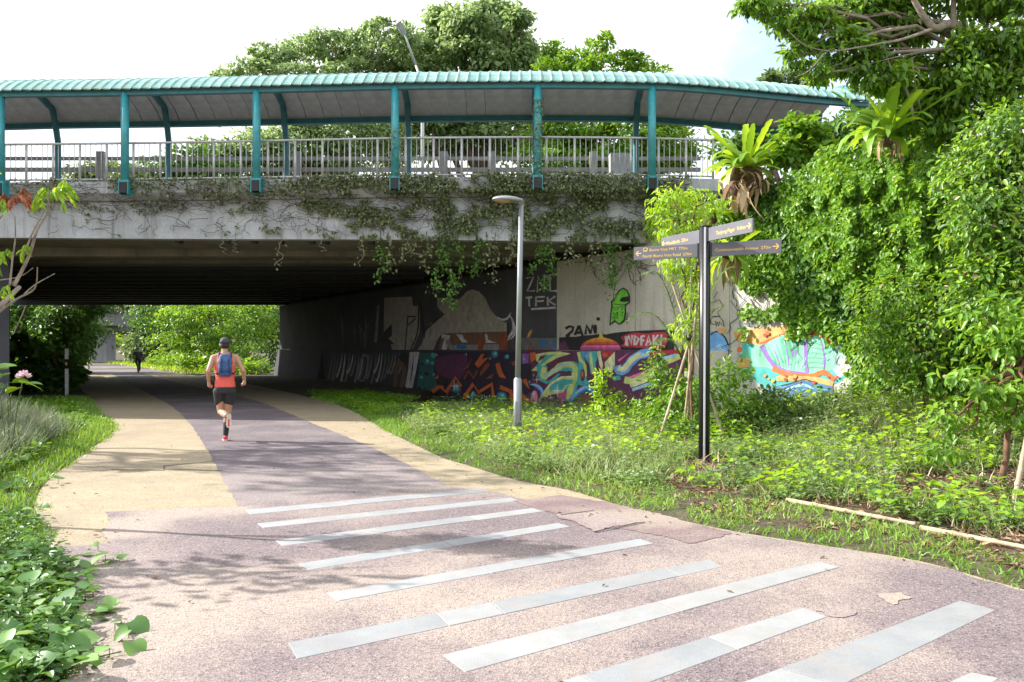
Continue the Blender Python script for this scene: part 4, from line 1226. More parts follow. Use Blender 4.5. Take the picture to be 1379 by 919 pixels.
def capsule(mb, a, b, ra, rb, n=12):
    a, b = Vector(a), Vector(b); d = (b - a).normalized() if (b - a).length > 1e-6 else Vector((0, 0, 1))
    pts, rad = [], []
    for t in (-1, -.8, -.45): pts.append(a + d * ra * t); rad.append(max(.0008, ra * math.sqrt(max(0, 1 - t * t))))
    pts += [a, b]; rad += [ra, rb]
    for t in (.45, .8, 1): pts.append(b + d * rb * t); rad.append(max(.0008, rb * math.sqrt(max(0, 1 - t * t))))
    mb.tube(pts, rad, n)
def loft(mb, rings, n=20, cap=True):
    """rings: (cx, cy, cz, rx, ry)"""
    v = []
    for cx, cy, cz, rx, ry in rings:
        for i in range(n):
            a = 2 * math.pi * i / n
            ca, sa = math.cos(a), math.sin(a)
            e = .8
            v.append((cx + rx * math.copysign(abs(ca) ** e, ca), cy + ry * math.copysign(abs(sa) ** e, sa), cz))
    f = []
    for j in range(len(rings) - 1):
        for i in range(n): f.append((j * n + i, j * n + (i + 1) % n, (j + 1) * n + (i + 1) % n, (j + 1) * n + i))
    if cap: f.append(tuple(reversed(range(n)))); f.append(tuple((len(rings) - 1) * n + i for i in range(n)))
    mb.add(v, f, 0, True)
def fused(name, mb, m, parent, voxel=.009, smooth=5):
    """one continuous surface grown round the shapes in mb"""
    me = mb.mesh(name, m)
    o = link_mesh(name, me)
    r = o.modifiers.new('remesh', 'REMESH'); r.mode = 'VOXEL'; r.voxel_size = voxel; r.use_smooth_shade = True
    s = o.modifiers.new('smooth', 'SMOOTH'); s.factor = .5; s.iterations = smooth
    bpy.context.view_layer.update()
    me2 = bpy.data.meshes.new_from_object(o.evaluated_get(bpy.context.evaluated_depsgraph_get()))
    o.modifiers.clear(); o.data = me2; bpy.data.meshes.remove(me); me2.name = name
    me2.materials.clear(); me2.materials.append(m)
    me2.polygons.foreach_set('use_smooth', [True] * len(me2.polygons))
    o.parent = parent
    return o
def local(name, mb, m, parent, bevel=0):
    o = link_mesh(name, mb.mesh(name, m), parent)
    if bevel: b = o.modifiers.new('bevel', 'BEVEL'); b.width = bevel; b.segments = 3
    return o
def fist(mb, wrist, d, side, s=1.0):
    """palm from the wrist along d; fingers curl towards `side`"""
    w, d, side = Vector(wrist), Vector(d).normalized(), Vector(side).normalized()
    t = d.cross(side).normalized()
    capsule(mb, w, w + d * .07 * s, .026 * s, .032 * s, 10)
    for k, L in enumerate((.034, .038, .036, .029)):
        k0 = w + d * .085 * s + t * (k - 1.5) * .0195 * s
        k1 = k0 + d * .022 * s + side * .024 * s; k2 = k1 - d * .012 * s + side * L * .55 * s; k3 = k2 - d * .028 * s
        capsule(mb, w + d * .06 * s + t * (k - 1.5) * .016 * s, k0, .0115 * s, .0105 * s, 7); capsule(mb, k0, k1, .0105 * s, .0098 * s, 7); capsule(mb, k1, k2, .0098 * s, .009 * s, 7); capsule(mb, k2, k3, .009 * s, .008 * s, 7)
    th0 = w + d * .03 * s + t * -.03 * s
    capsule(mb, th0, th0 + d * .035 * s + t * -.016 * s + side * .014 * s, .013 * s, .0115 * s, 7)
    capsule(mb, th0 + d * .035 * s + t * -.016 * s + side * .014 * s, th0 + d * .055 * s + t * .004 * s + side * .032 * s, .0115 * s, .0095 * s, 7)

rx_, ry_ = G(303, 594)
runner = thing('person', 'running man seen from behind in a coral singlet, black shorts, dark cap and blue backpack', 'person', (rx_, ry_, .008), None, R(21))
TORSO = [(0, .0, .90, .150, .105), (0, .0, .98, .148, .10), (0, .015, 1.08, .138, .095), (0, .03, 1.20, .152, .105), (0, .045, 1.32, .172, .115), (0, .055, 1.40, .178, .108), (0, .062, 1.455, .160, .085), (0, .07, 1.50, .10, .06)]
b = MB(); loft(b, TORSO)
capsule(b, (0, .07, 1.47), (0, .10, 1.60), .062, .056)
for s in (-1, 1): capsule(b, (s * .06, .07, 1.475), (s * .185, .055, 1.435), .055, .058)
# head with jaw, nose and ears
ellipsoid(b, (0, .115, 1.675), (.078, .098, .112)); ellipsoid(b, (0, .145, 1.625), (.056, .07, .062)); capsule(b, (0, .21, 1.675), (0, .228, 1.648), .011, .015, 7)
for s in (-1, 1): ellipsoid(b, (s * .08, .105, 1.66), (.014, .024, .034))
# arms: elbows out and back, fists by the hips
capsule(b, (-.195, .05, 1.42), (-.275, -.06, 1.20), .052, .040); capsule(b, (-.275, -.06, 1.20), (-.262, .05, 1.02), .041, .027)
capsule(b, (.195, .05, 1.42), (.300, -.03, 1.21), .052, .040); capsule(b, (.300, -.03, 1.21), (.325, .10, 1.045), .041, .027)
fist(b, (-.262, .05, 1.02), (.08, .25, -.9), (.8, .3, .1)); fist(b, (.325, .10, 1.045), (-.02, .25, -.9), (-.8, .3, .1))
# left leg swings back, right leg carries
capsule(b, (-.085, .0, .90), (-.070, .10, .50), .088, .058); capsule(b, (-.070, .10, .50), (.0, -.14, .46), .056, .060); capsule(b, (.0, -.14, .46), (.050, -.30, .425), .057, .036)
capsule(b, (.085, .0, .90), (.055, .05, .52), .088, .057); capsule(b, (.055, .05, .52), (.030, .015, .34), .054, .058); capsule(b, (.030, .015, .34), (.010, -.03, .10), .055, .035)
fused('body', b, M_skin, runner, .0075, 5)
b = MB()
for s in (-1, 1): ellipsoid(b, (s * .033, .202, 1.685), (.012, .010, .009))
local('eyes', b, M_hair, runner)
# clothes
b = MB()
loft(b, [(0, -.002, .925, .176, .128), (0, .0, .99, .168, .120), (0, .012, 1.08, .156, .113), (0, .028, 1.20, .165, .119), (0, .044, 1.31, .183, .128)], 24)
loft(b, [(0, .046, 1.29, .176, .126), (0, .055, 1.36, .145, .122), (0, .062, 1.42, .118, .108)], 24)
for s in (-1, 1):
    capsule(b, (s * .10, -.05, 1.36), (s * .088, .03, 1.515), .036, .026); capsule(b, (s * .088, .03, 1.515), (s * .10, .15, 1.38), .026, .036)
fused('singlet', b, M_singlet, runner, .010, 4)
b = MB()
loft(b, [(0, .0, .82, .165, .125), (0, .0, .90, .172, .13), (0, .0, .965, .162, .118)], 24)
capsule(b, (-.088, .01, .86), (-.088, .075, .68), .112, .090); capsule(b, (.085, .0, .86), (.075, .035, .68), .112, .090)
fused('shorts', b, M_shorts, runner, .010, 4)
b = MB(); loft(b, [(0, .105, 1.685, .087, .107), (0, .105, 1.72, .086, .106), (0, .105, 1.76, .072, .09), (0, .105, 1.785, .045, .058), (0, .105, 1.795, .012, .015)], 24)
b.add([(-.075, .17, 1.69), (.075, .17, 1.69), (.055, .285, 1.675), (-.055, .285, 1.675), (-.075, .17, 1.702), (.075, .17, 1.702), (.055, .285, 1.685), (-.055, .285, 1.685)], [(3, 2, 1, 0), (4, 5, 6, 7), (0, 1, 5, 4), (1, 2, 6, 5), (2, 3, 7, 6), (3, 0, 4, 7)])
local('cap', b, M_cap, runner)
b = MB(); loft(b, [(0, .088, 1.60, .058, .06), (0, .092, 1.64, .075, .082), (0, .10, 1.69, .082, .099)], 20); local('hair', b, M_hair, runner)
b = MB()
loft(b, [(0, -.10, 1.115, .085, .035), (0, -.115, 1.14, .105, .055), (0, -.12, 1.26, .115, .070), (0, -.105, 1.38, .112, .062), (0, -.085, 1.46, .100, .045), (0, -.07, 1.50, .075, .025)], 24)
pk = fused('backpack', b, M_pack, runner, .009, 4)
b = MB()
b.bar((-.10, -.175, 1.20), (.10, -.175, 1.20), .012, .02); b.bar((-.07, -.195, 1.16), (-.055, -.165, 1.42), .012, .012); b.bar((.07, -.195, 1.16), (.055, -.165, 1.42), .012, .012)
local('pack_trim', b, M_packd, pk)
b = MB()
for s in (-1, 1):
    b.tube([(s * .10, -.08, 1.44), (s * .098, .0, 1.525), (s * .105, .09, 1.515), (s * .12, .17, 1.40), (s * .15, .13, 1.24), (s * .165, .03, 1.17), (s * .12, -.09, 1.16)], .016, 7)
local('straps', b, M_packd, pk)
# watch
b = MB(); b.tube([(-.265, .035, 1.04), (-.264, .04, 1.062)], .034, 12); local('watch', b, M_blackm, runner)
# socks and shoes
b = MB(); capsule(b, (.026, .008, .30), (.010, -.03, .10), .055, .043); local('sock', b, M_sock, runner)
b = MB(); capsule(b, (.030, -.235, .437), (.053, -.315, .418), .048, .044); local('sock', b, M_sock, runner)
def shoe(parent, heel, toe, up, red):
    h, t, u = Vector(heel), Vector(toe), Vector(up).normalized(); d = (t - h)
    b = MB(); capsule(b, h + u * .035, h + d * .35 + u * .04, .040, .044); capsule(b, h + d * .35 + u * .036, h + d * .92 + u * .024, .044, .032)
    capsule(b, h + u * .05, h + d * .15 + u * .085, .038, .038)
    o = fused('shoe', b, M_red, parent, .008, 3)
    b = MB()
    s = d.normalized().cross(u).normalized(); pts = []
    for k, (a, w) in enumerate(((-.16, .02), (-.1, .034), (.2, .037), (.45, .04), (.75, .046), (.95, .036), (1.06, .015))):
        pts.append((h + d * a, w))
    v = [p + s * w - u * .004 for p, w in pts] + [p - s * w - u * .004 for p, w in reversed(pts)]
    w2 = [p + u * .022 for p in v]; n = len(v)
    b.add(v + w2, [tuple(range(n)), tuple(n + i for i in reversed(range(n)))] + [(i, i + n, (i + 1) % n + n, (i + 1) % n) for i in range(n)])
    local('sole', b, M_sole, o)
shoe(runner, (.008, -.055, .006), (-.004, .155, .006), (0, 0, 1), True)
shoe(runner, (.058, -.355, .455), (.050, -.375, .265), (0, .98, -.1), True)

# ------------------------------------------------------------------ cyclist far ahead
bx, by = G(186, 502.5)
HD = R(28)
bike = thing('bicycle', 'dark bicycle ridden away from the camera beyond the tunnel', 'bicycle', (bx, by, .006), None, HD)
def wheel(yc):
    b = MB(); n = 28
    ring = [(0, yc + .33 * math.cos(2 * math.pi * k / n), .34 + .33 * math.sin(2 * math.pi * k / n)) for k in range(n + 1)]
    b.tube(ring, .021, 6); b.tube([(-.05, yc, .34), (.05, yc, .34)], .02, 6)
    w = local('wheel', b, M_blackm, bike)
    b = MB(); b.tube([(0, yc + .305 * math.cos(2 * math.pi * k / n), .34 + .305 * math.sin(2 * math.pi * k / n)) for k in range(n + 1)], .012, 5)
    for k in range(14):
        a = 2 * math.pi * k / 14; b.tube([(.02 * (-1) ** k, yc, .34), (0, yc + .3 * math.cos(a), .34 + .3 * math.sin(a))], .0025, 4)
    local('rim', b, M_grey, w)
wheel(-.50); wheel(.52)
b = MB()
for p, q_ in (((0, -.05, .30), (0, -.20, .82)), ((0, -.05, .30), (0, .36, .80)), ((0, -.17, .72), (0, .36, .84)), ((.03, -.50, .34), (.02, -.05, .30)), ((-.03, -.50, .34), (-.02, -.05, .30)), ((.03, -.5, .34), (.01, -.18, .74)), ((-.03, -.5, .34), (-.01, -.18, .74)), ((.03, .52, .34), (.03, .40, .66)), ((-.03, .52, .34), (-.03, .40, .66)), ((0, .42, .64), (0, .34, .95))):
    b.tube([p, q_], .018, 8)
local('frame', b, M_blackm, bike)
b = MB(); b.tube([(-.28, .28, 1.0), (-.1, .34, .98), (.1, .34, .98), (.28, .28, 1.0)], .014, 7); local('handlebar', b, M_blackm, bike)
b = MB(); ellipsoid(b, (0, -.22, .86), (.07, .14, .035)); local('saddle', b, M_blackm, bike)
b = MB(); b.tube([(.06, -.05, .30), (.06, -.03, .14)], .012, 6); b.tube([(-.06, -.05, .30), (-.06, -.07, .46)], .012, 6); b.box(.05, .14, -.08, .02, .12, .145); b.box(-.14, -.05, -.12, -.02, .455, .48); local('pedals', b, M_blackm, bike)
rider = thing('person', 'cyclist in dark clothes and helmet riding away beyond the tunnel', 'person', (bx, by, .006), None, HD)
b = MB()
loft(b, [(0, -.21, .90, .16, .12), (0, -.18, 1.02, .15, .11), (0, -.10, 1.20, .175, .115), (0, -.03, 1.35, .185, .11), (0, .0, 1.42, .11, .07)])
capsule(b, (0, .0, 1.42), (0, .05, 1.50), .06, .055); ellipsoid(b, (0, .07, 1.57), (.075, .095, .11)); capsule(b, (0, .165, 1.57), (0, .18, 1.55), .012, .014, 7)
for s in (-1, 1):
    capsule(b, (s * .18, -.02, 1.36), (s * .29, .06, 1.16), .055, .042); capsule(b, (s * .29, .06, 1.16), (s * .27, .27, 1.03), .042, .03); fist(b, (s * .27, .24, 1.05), (0, .8, -.4), (0, -.2, -1))
capsule(b, (.09, -.20, .90), (.10, .10, .56), .09, .06); capsule(b, (.10, .10, .56), (.10, -.08, .22), .06, .038); capsule(b, (.10, -.10, .17), (.10, .08, .16), .04, .03)
capsule(b, (-.09, -.20, .90), (-.11, .16, .80), .09, .06); capsule(b, (-.11, .16, .80), (-.10, -.09, .54), .06, .038); capsule(b, (-.10, -.12, .50), (-.10, .05, .50), .04, .03)
fused('body', b, M_skin, rider, .012, 4)
b = MB(); loft(b, [(0, -.21, .93, .172, .132), (0, -.18, 1.03, .165, .124), (0, -.10, 1.20, .188, .128), (0, -.03, 1.36, .192, .12), (0, .0, 1.43, .10, .075)])
for s in (-1, 1): capsule(b, (s * .18, -.02, 1.36), (s * .265, .045, 1.21), .068, .058)
fused('shirt', b, M_dkcloth, rider, .013, 3)
b = MB(); loft(b, [(0, -.21, .84, .17, .135), (0, -.21, .97, .165, .128)]); capsule(b, (.09, -.20, .90), (.10, .06, .60), .102, .075); capsule(b, (-.09, -.20, .90), (-.11, .12, .81), .102, .075)
capsule(b, (.10, .10, .56), (.10, -.06, .26), .068, .048); capsule(b, (-.11, .16, .80), (-.10, -.07, .57), .068, .048); fused('trousers', b, M_dkcloth, rider, .013, 3)
b = MB(); ellipsoid(b, (0, .06, 1.60), (.095, .125, .105), zmin=-.1); local('helmet', b, M_blackm, rider)
# pedestrian under the far overpass
wx, wy = G(103, 487.2)
walker = thing('person', 'distant figure in dark clothes standing under the far overpass', 'person', (wx, wy, float(ground_h([wx], [wy])[0]) + .05))
b = MB(); loft(b, [(0, 0, .85, .16, .11), (0, 0, 1.1, .15, .11), (0, 0, 1.38, .19, .11), (0, 0, 1.45, .08, .06)]); capsule(b, (0, 0, 1.45), (0, 0, 1.52), .06, .055); ellipsoid(b, (0, 0, 1.62), (.078, .095, .115))
for s in (-1, 1): capsule(b, (s * .2, 0, 1.36), (s * .24, .02, 1.08), .05, .04); capsule(b, (s * .24, .02, 1.08), (s * .23, .08, .82), .04, .03); capsule(b, (s * .09, 0, .88), (s * .10, .02, .48), .09, .06); capsule(b, (s * .10, .02, .48), (s * .10, 0, .08), .06, .04); capsule(b, (s * .1, -.02, .04), (s * .1, .14, .03), .04, .03)
fused('body', b, M_skin, walker, .016, 3)
b = MB(); loft(b, [(0, 0, .82, .175, .13), (0, 0, 1.1, .165, .125), (0, 0, 1.38, .2, .125), (0, 0, 1.46, .09, .07)])
for s in (-1, 1): capsule(b, (s * .2, 0, 1.36), (s * .24, .02, 1.12), .065, .055); capsule(b, (s * .09, 0, .88), (s * .10, .02, .48), .1, .075); capsule(b, (s * .10, .02, .48), (s * .10, 0, .14), .07, .05)
fused('clothes', b, M_dkcloth, walker, .018, 3)
# ------------------------------------------------------------------ vegetation
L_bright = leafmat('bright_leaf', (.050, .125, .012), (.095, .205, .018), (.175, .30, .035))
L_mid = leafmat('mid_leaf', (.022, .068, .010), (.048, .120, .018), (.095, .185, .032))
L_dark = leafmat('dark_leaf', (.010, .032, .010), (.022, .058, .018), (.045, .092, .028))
L_pale = leafmat('pale_leaf', (.040, .085, .022), (.085, .145, .042), (.15, .205, .075))
L_olive = leafmat('olive_leaf', (.028, .060, .014), (.065, .105, .026), (.115, .155, .045))
L_grass = leafmat('grass_blade', (.045, .105, .010), (.088, .185, .020), (.16, .265, .045), .5, .3)
L_husk = leafmat('dead_frond', (.13, .075, .045), (.27, .18, .11), (.46, .37, .27), .85, .1)
L_dry = leafmat('dry_leaf', (.07, .042, .022), (.16, .10, .05), (.30, .21, .12), .8, .1)
L_orange = leafmat('orange_leaf', (.16, .055, .025), (.25, .09, .035), (.33, .15, .06), .6, .25)
L_purple = leafmat('greyish_grass', (.055, .075, .045), (.10, .115, .075), (.16, .175, .12), .6, .2)
L_lime = leafmat('lime_leaf', (.10, .20, .015), (.18, .31, .02), (.27, .40, .045), .45, .35)
L_ivy = leafmat('creeper_leaf', (.040, .060, .022), (.10, .125, .05), (.20, .22, .11), .38, .25)
L_tree = leafmat('tree_leaf', (.060, .115, .035), (.115, .185, .065), (.20, .275, .12), .42, .42)
M_bark = paint('brown_bark', (.13, .092, .062), .9, .3, 9, 0, .3, .5)
M_barkr = paint('reddish_bark', (.20, .105, .062), .85, .3, 12, 0, .2, .5)
M_barkp = paint('pale_bark', (.33, .27, .21), .85, .25, 10, 0, .3, .4)
M_vine = paint('vine_stem', (.085, .06, .048), .9, .2, 9)
M_vinep = paint('pale_vine_stem', (.34, .29, .23), .9, .2, 9)
M_stem = paint('green_stem', (.10, .16, .03), .6, .2, 9)

def in_poly(poly, n):
    """n uniform random pixels in a polygon"""
    xs = np.array([p[0] for p in poly]); ys = np.array([p[1] for p in poly])
    out = np.zeros((0, 2))
    while len(out) < n:
        c = np.stack([rng.uniform(xs.min(), xs.max(), n * 2), rng.uniform(ys.min(), ys.max(), n * 2)], 1)
        out = np.concatenate([out, c[pip(c[:, 0], c[:, 1], poly)]])
    return out[:n]
def PP(px, py, z):
    return np.stack([(px - 689.5) / F * z, z, EYE + (470 - py) / F * z], 1)
def gh(x, y): return float(ground_h([x], [y])[0])

def px_tree(name, label, base_px, Z, trunk_top, clumps, n, mat, bark, size, group=None, r=.3, wid=.5, shape='oval', ground=None, dz=2.0, **kw):
    """clumps given as (px, py, rx_px, ry_px) seen at depth Z; each gets its own depth offset"""
    bx_ = (base_px - 689.5) / F * Z
    g = gh(bx_, Z) if ground is None else ground
    cl = []
    for c in clumps:
        off = c[4] if len(c) > 4 else random.uniform(-dz, dz)
        p = P(c[0], c[1], Z + off); s = (Z + off) / F
        cl.append(((p.x - bx_, p.y - Z, p.z - g), (c[2] * s, (c[2] + c[3]) * .5 * s, c[3] * s)))
    tp = P(trunk_top[0], trunk_top[1], Z)
    return tree(name, label, 'tree' if 'tree' in name else 'shrub', (bx_, Z, g), tp.z - g, r, cl, n, mat, bark, size, wid, shape, group, trunk_to=(tp.x - bx_, 0, tp.z - g), **kw)

# trees beyond the bridge, above and below the walkway roof
GB = 'trees beyond the bridge'
px_tree('dense_tree', 'tallest dense round-topped tree behind the middle of the covered walkway', 640, 56, (640, 200),
        [(640, 35, 34, 24), (600, 62, 34, 26), (575, 92, 28, 20), (680, 42, 28, 26), (700, 76, 24, 30), (640, 82, 44, 24), (598, 26, 22, 15), (662, 16, 24, 13), (555, 110, 22, 18), (700, 118, 22, 20), (560, 64, 16, 14), (700, 22, 14, 12), (590, 175, 50, 34), (670, 180, 55, 36), (630, 130, 70, 26), (715, 100, 14, 20)],
        34000, L_tree, M_bark, .40, GB, .5, sub=30, spread=.27, droop=.5)
px_tree('feathery_tree', 'looser spreading tree behind the walkway left of the tallest tree', 430, 52, (430, 190),
        [(330, 94, 30, 12), (375, 80, 26, 13), (410, 62, 24, 14), (445, 76, 26, 14), (440, 48, 20, 10), (480, 60, 24, 16), (515, 76, 26, 22), (514, 40, 14, 12), (500, 38, 10, 8), (545, 62, 20, 26), (535, 90, 26, 20), (400, 100, 40, 10), (305, 104, 16, 7), (350, 66, 12, 8), (480, 95, 34, 12), (480, 185, 50, 26), (400, 195, 50, 26), (340, 205, 44, 22), (290, 205, 30, 16), (530, 195, 34, 32), (440, 215, 60, 20), (360, 225, 60, 14)],
        24000, L_tree, M_bark, .32, GB, .2, sub=22, spread=.27)
px_tree('leafy_tree', 'yellowish open-crowned tree behind the walkway right of the tallest tree', 800, 50, (800, 180),
        [(748, 70, 18, 13), (775, 82, 22, 14), (800, 68, 14, 10), (810, 92, 26, 12), (845, 84, 22, 11), (816, 56, 8, 12), (866, 94, 18, 9), (735, 95, 16, 14), (890, 100, 14, 6), (770, 98, 24, 10), (760, 180, 44, 30), (830, 185, 48, 32), (890, 190, 34, 28), (918, 208, 20, 18), (740, 215, 40, 18), (820, 218, 50, 16), (880, 220, 34, 14)],
        21000, L_bright, M_bark, .30, GB, .18, sub=20, spread=.27)
px_tree('small_tree', 'small pale tree top showing above the right end of the walkway roof', 1050, 46, (1050, 160), [(1030, 108, 18, 9), (1055, 102, 18, 9), (1085, 112, 20, 10), (1040, 150, 50, 30)], 5000, L_pale, M_bark, .32, GB, .25, sub=14, spread=.22)
px_tree('low_tree', 'low tree top behind the railing at the far left of the bridge', 6, 50, (60, 300), [(140, 232, 36, 13), (110, 240, 30, 12), (170, 240, 30, 10)], 2500, L_olive, M_bark, .3, GB, .1)
px_tree('low_tree', 'low bushy tree top behind the railing below the second gap from the left', 396, 51, (394, 300), [(215, 230, 36, 14), (255, 218, 36, 18), (290, 235, 40, 16)], 3500, L_mid, M_bark, .3, GB, .1)

# growth seen through the tunnel
GT = 'bushes and trees beyond the tunnel'
px_tree('bright_shrub', 'bright sunlit shrub at the right of the far tunnel mouth', 280, 58, (280, 470),
        [(235, 445, 32, 26), (280, 432, 38, 28), (325, 445, 34, 34), (262, 470, 44, 22), (310, 478, 44, 18), (345, 425, 24, 26), (250, 415, 30, 22)], 9500, L_bright, M_bark, .26, GT, .12, sub=20, spread=.23)
px_tree('dark_tree', 'dark leafy tree behind the bright shrub beyond the tunnel', 330, 70, (330, 440), [(300, 405, 50, 28), (350, 415, 40, 40), (250, 395, 45, 26), (210, 420, 30, 30), (370, 450, 30, 40)], 9000, L_mid, M_bark, .34, GT, .3)
px_tree('overhanging_tree', 'tree hanging over the far overpass beyond the tunnel', 205, 82, (200, 430), [(195, 404, 30, 18), (160, 398, 34, 12), (215, 430, 24, 28), (200, 455, 22, 22), (182, 470, 14, 14), (235, 470, 26, 20)], 8000, L_pale, M_bark, .42, GT, .3)
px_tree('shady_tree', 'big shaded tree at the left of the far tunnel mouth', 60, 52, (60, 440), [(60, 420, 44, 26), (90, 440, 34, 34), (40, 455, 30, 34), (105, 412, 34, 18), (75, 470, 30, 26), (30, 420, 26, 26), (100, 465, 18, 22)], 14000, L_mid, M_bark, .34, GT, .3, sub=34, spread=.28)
px_tree('yellowish_tree', 'small sunlit tree under the far overpass left of its pier', 112, 118, (112, 470), [(108, 462, 16, 14), (118, 474, 16, 12), (122, 450, 16, 12), (100, 478, 12, 10), (150, 470, 20, 16), (165, 480, 14, 8)], 4000, L_lime, M_bark, .5, GT, .2)
for px_, lab in [(20, 'far dark tree closing the view at the left end of the tunnel'), (110, 'far pale tree closing the view above the overpass'), (200, 'far green tree closing the view beside the overpass'), (300, 'far tree closing the view right of the overpass'), (400, 'far tree closing the view behind the right tunnel wall')]:
    px_tree('distant_tree', lab, px_, 138, (px_, 440), [(px_ - 30, 430, 40, 30), (px_ + 20, 420, 40, 34), (px_, 455, 60, 24), (px_ + 30, 470, 40, 18), (px_ - 40, 470, 34, 16), (px_, 400, 40, 22)], 6000, random.choice([L_mid, L_pale, L_olive]), M_bark, .75, GT, .4)
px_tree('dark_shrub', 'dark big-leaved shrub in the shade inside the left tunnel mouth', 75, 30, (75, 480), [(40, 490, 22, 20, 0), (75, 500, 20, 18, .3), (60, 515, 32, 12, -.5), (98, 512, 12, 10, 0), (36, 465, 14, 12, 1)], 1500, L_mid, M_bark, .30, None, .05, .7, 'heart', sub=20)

# ------------------------------------------------------------------ creeper on the bridge face
cr = thing('bridge_creeper', 'tangled creeper with small leaves trailing over the concrete bridge face', 'creeper', (0, 19.6, 5.4))
def face(px, t):
    """t: 0 bottom of the fascia .. 1 top of the parapet"""
    x = (px - 689.5) / F * 19.95
    y0 = fy(x)
    z = zb(x) + t * (5.95 - zb(x))
    if z > 5.5: y = y0 - .05
    elif z > 5.36: y = y0 + .10
    else: y = y0 + .26
    return Vector((x, y, z))
mb = MB()
dens = lambda px: np.interp(px, [0, 60, 200, 330, 420, 560, 700, 800, 890, 960], [.10, .25, .30, .35, .75, 1, 1, .85, .6, .3])
for k in range(760):
    px = random.uniform(20, 905)
    if random.random() > dens(px) + .25: continue
    t = random.uniform(.15, .98) if random.random() < .7 else random.uniform(.55, .98)
    pts = []; ang = random.choice([random.uniform(-.5, .5), random.uniform(2.6, 3.7), random.uniform(-2.4, -.8)])
    for s in range(random.randint(5, 13)):
        pts.append(face(px, max(.03, min(1.0, t))) + Vector((0, -random.uniform(0, .15), 0)))
        ang += random.gauss(0, .62)
        px += math.cos(ang) * 6; t += math.sin(ang) * .038 - .004
        if t < .02 or t > 1.02: break
    if len(pts) > 2: mb.tube(pts, random.uniform(.003, .0075), 4, 0, False)
mb.build('stems', M_vine, cr)
pxs = rng.uniform(0, 930, 70000); keep = rng.random(70000) < dens(pxs) * .55
pxs = pxs[keep]
# leaves gather in clumps
tt = rng.random(len(pxs))
cl = vnoise(pxs / 26., tt * 7.0, 1.0, 3) * .6 + vnoise(pxs / 9., tt * 18.0, 1.0, 5) * .4
thr = np.interp(pxs, [0, 200, 330, 420, 560, 760, 880, 930], [.62, .58, .55, .51, .47, .49, .51, .5])
low = np.interp(pxs, [0, 330, 430, 520], [.18, .15, .05, .0])
keep = cl + .15 * (tt > .70) > thr + low * (tt < .45)
pxs, tt = pxs[keep], tt[keep]
pos = np.array([face(a, b) for a, b in zip(pxs, tt * .99 + .01)])
n = len(pos)
pos[:, 1] -= rng.uniform(.01, .14, n) * np.interp(pxs, [0, 400, 600], [.4, .7, 1.2])
nrm = unit(np.array([-.1, -1, .45]) + rng.normal(size=(n, 3)) * .5); ax = unit(np.array([0, -.35, -.6]) + rng.normal(size=(n, 3)) * .6)
leaves('leaves', pos, ax, nrm, rng.uniform(.045, .11, n), rng.uniform(.03, .065, n), L_ivy, cr, 'oval', rng.random(n))
# creeper climbing the columns
for px, Zc, k, z0, z1 in [(724, 19.68, 420, 5.6, 7.75), (533, 19.78, 90, 5.8, 7.0)]:
    x = (px - 689.5) / F * Zc; a = rng.uniform(0, 2 * math.pi, k); z = rng.uniform(z0, z1, k) if px != 724 else z0 + (z1 - z0) * rng.random(k) ** .9
    p = np.stack([x + .12 * np.cos(a), fy(x) + COL_DY + .12 * np.sin(a), z], 1)
    leaves('column_leaves', p, unit(rand_dirs(k) + np.array([0, 0, -.5])), unit(np.stack([np.cos(a), np.sin(a), np.full(k, .3)], 1)), rng.uniform(.05, .085, k), .045, L_ivy, cr, 'oval')
# strands hanging below the edge
for px, L, lf in [(488, 40, 6), (512, 62, 22), (523, 48, 14), (548, 30, 10), (575, 42, 14), (596, 74, 30), (603, 96, 44), (618, 70, 22), (640, 52, 20), (655, 40, 14), (668, 62, 12), (727, 46, 20), (742, 66, 30), (768, 30, 12), (798, 40, 14), (822, 64, 26), (829, 84, 20), (808, 46, 5), (853, 34, 16), (296, 24, 0), (312, 22, 0), (375, 40, 2), (434, 20, 0), (560, 24, 5), (690, 34, 14)]:
    x = (px - 689.5) / F * 20.1; z0 = zb(x) + .06; y = fy(x) + .27; s = 20.1 / F
    pts = [Vector((x, y, z0 + .15))]
    for i in range(1, 9): pts.append(Vector((x + random.gauss(0, .05) * i ** .5 * .7, y - .04 + random.gauss(0, .03), z0 - L * s * i / 8)))
    mb = MB(); mb.tube(pts, .008, 4, 0, False)
    st = mb.build('hanging_strand', M_vinep if lf < 8 else M_vine, cr)
    if lf:
        k = lf * 4
        idx = rng.uniform(0.5, 8, k); i0 = idx.astype(int).clip(0, 7); fr = (idx - i0)[:, None]
        A = np.array([list(p) for p in pts]); p = A[i0] * (1 - fr) + A[i0 + 1] * fr + rng.normal(size=(k, 3)) * [.07, .05, .045]
        leaves('leaves', p, unit(rand_dirs(k) + np.array([0, 0, -.6])), unit(rand_dirs(k) * .6 + np.array([-.4, -.4, .7])), rng.uniform(.06, .12, k), .06, L_ivy if lf < 15 else L_mid, st, 'oval', rng.uniform(.4, 1, k))

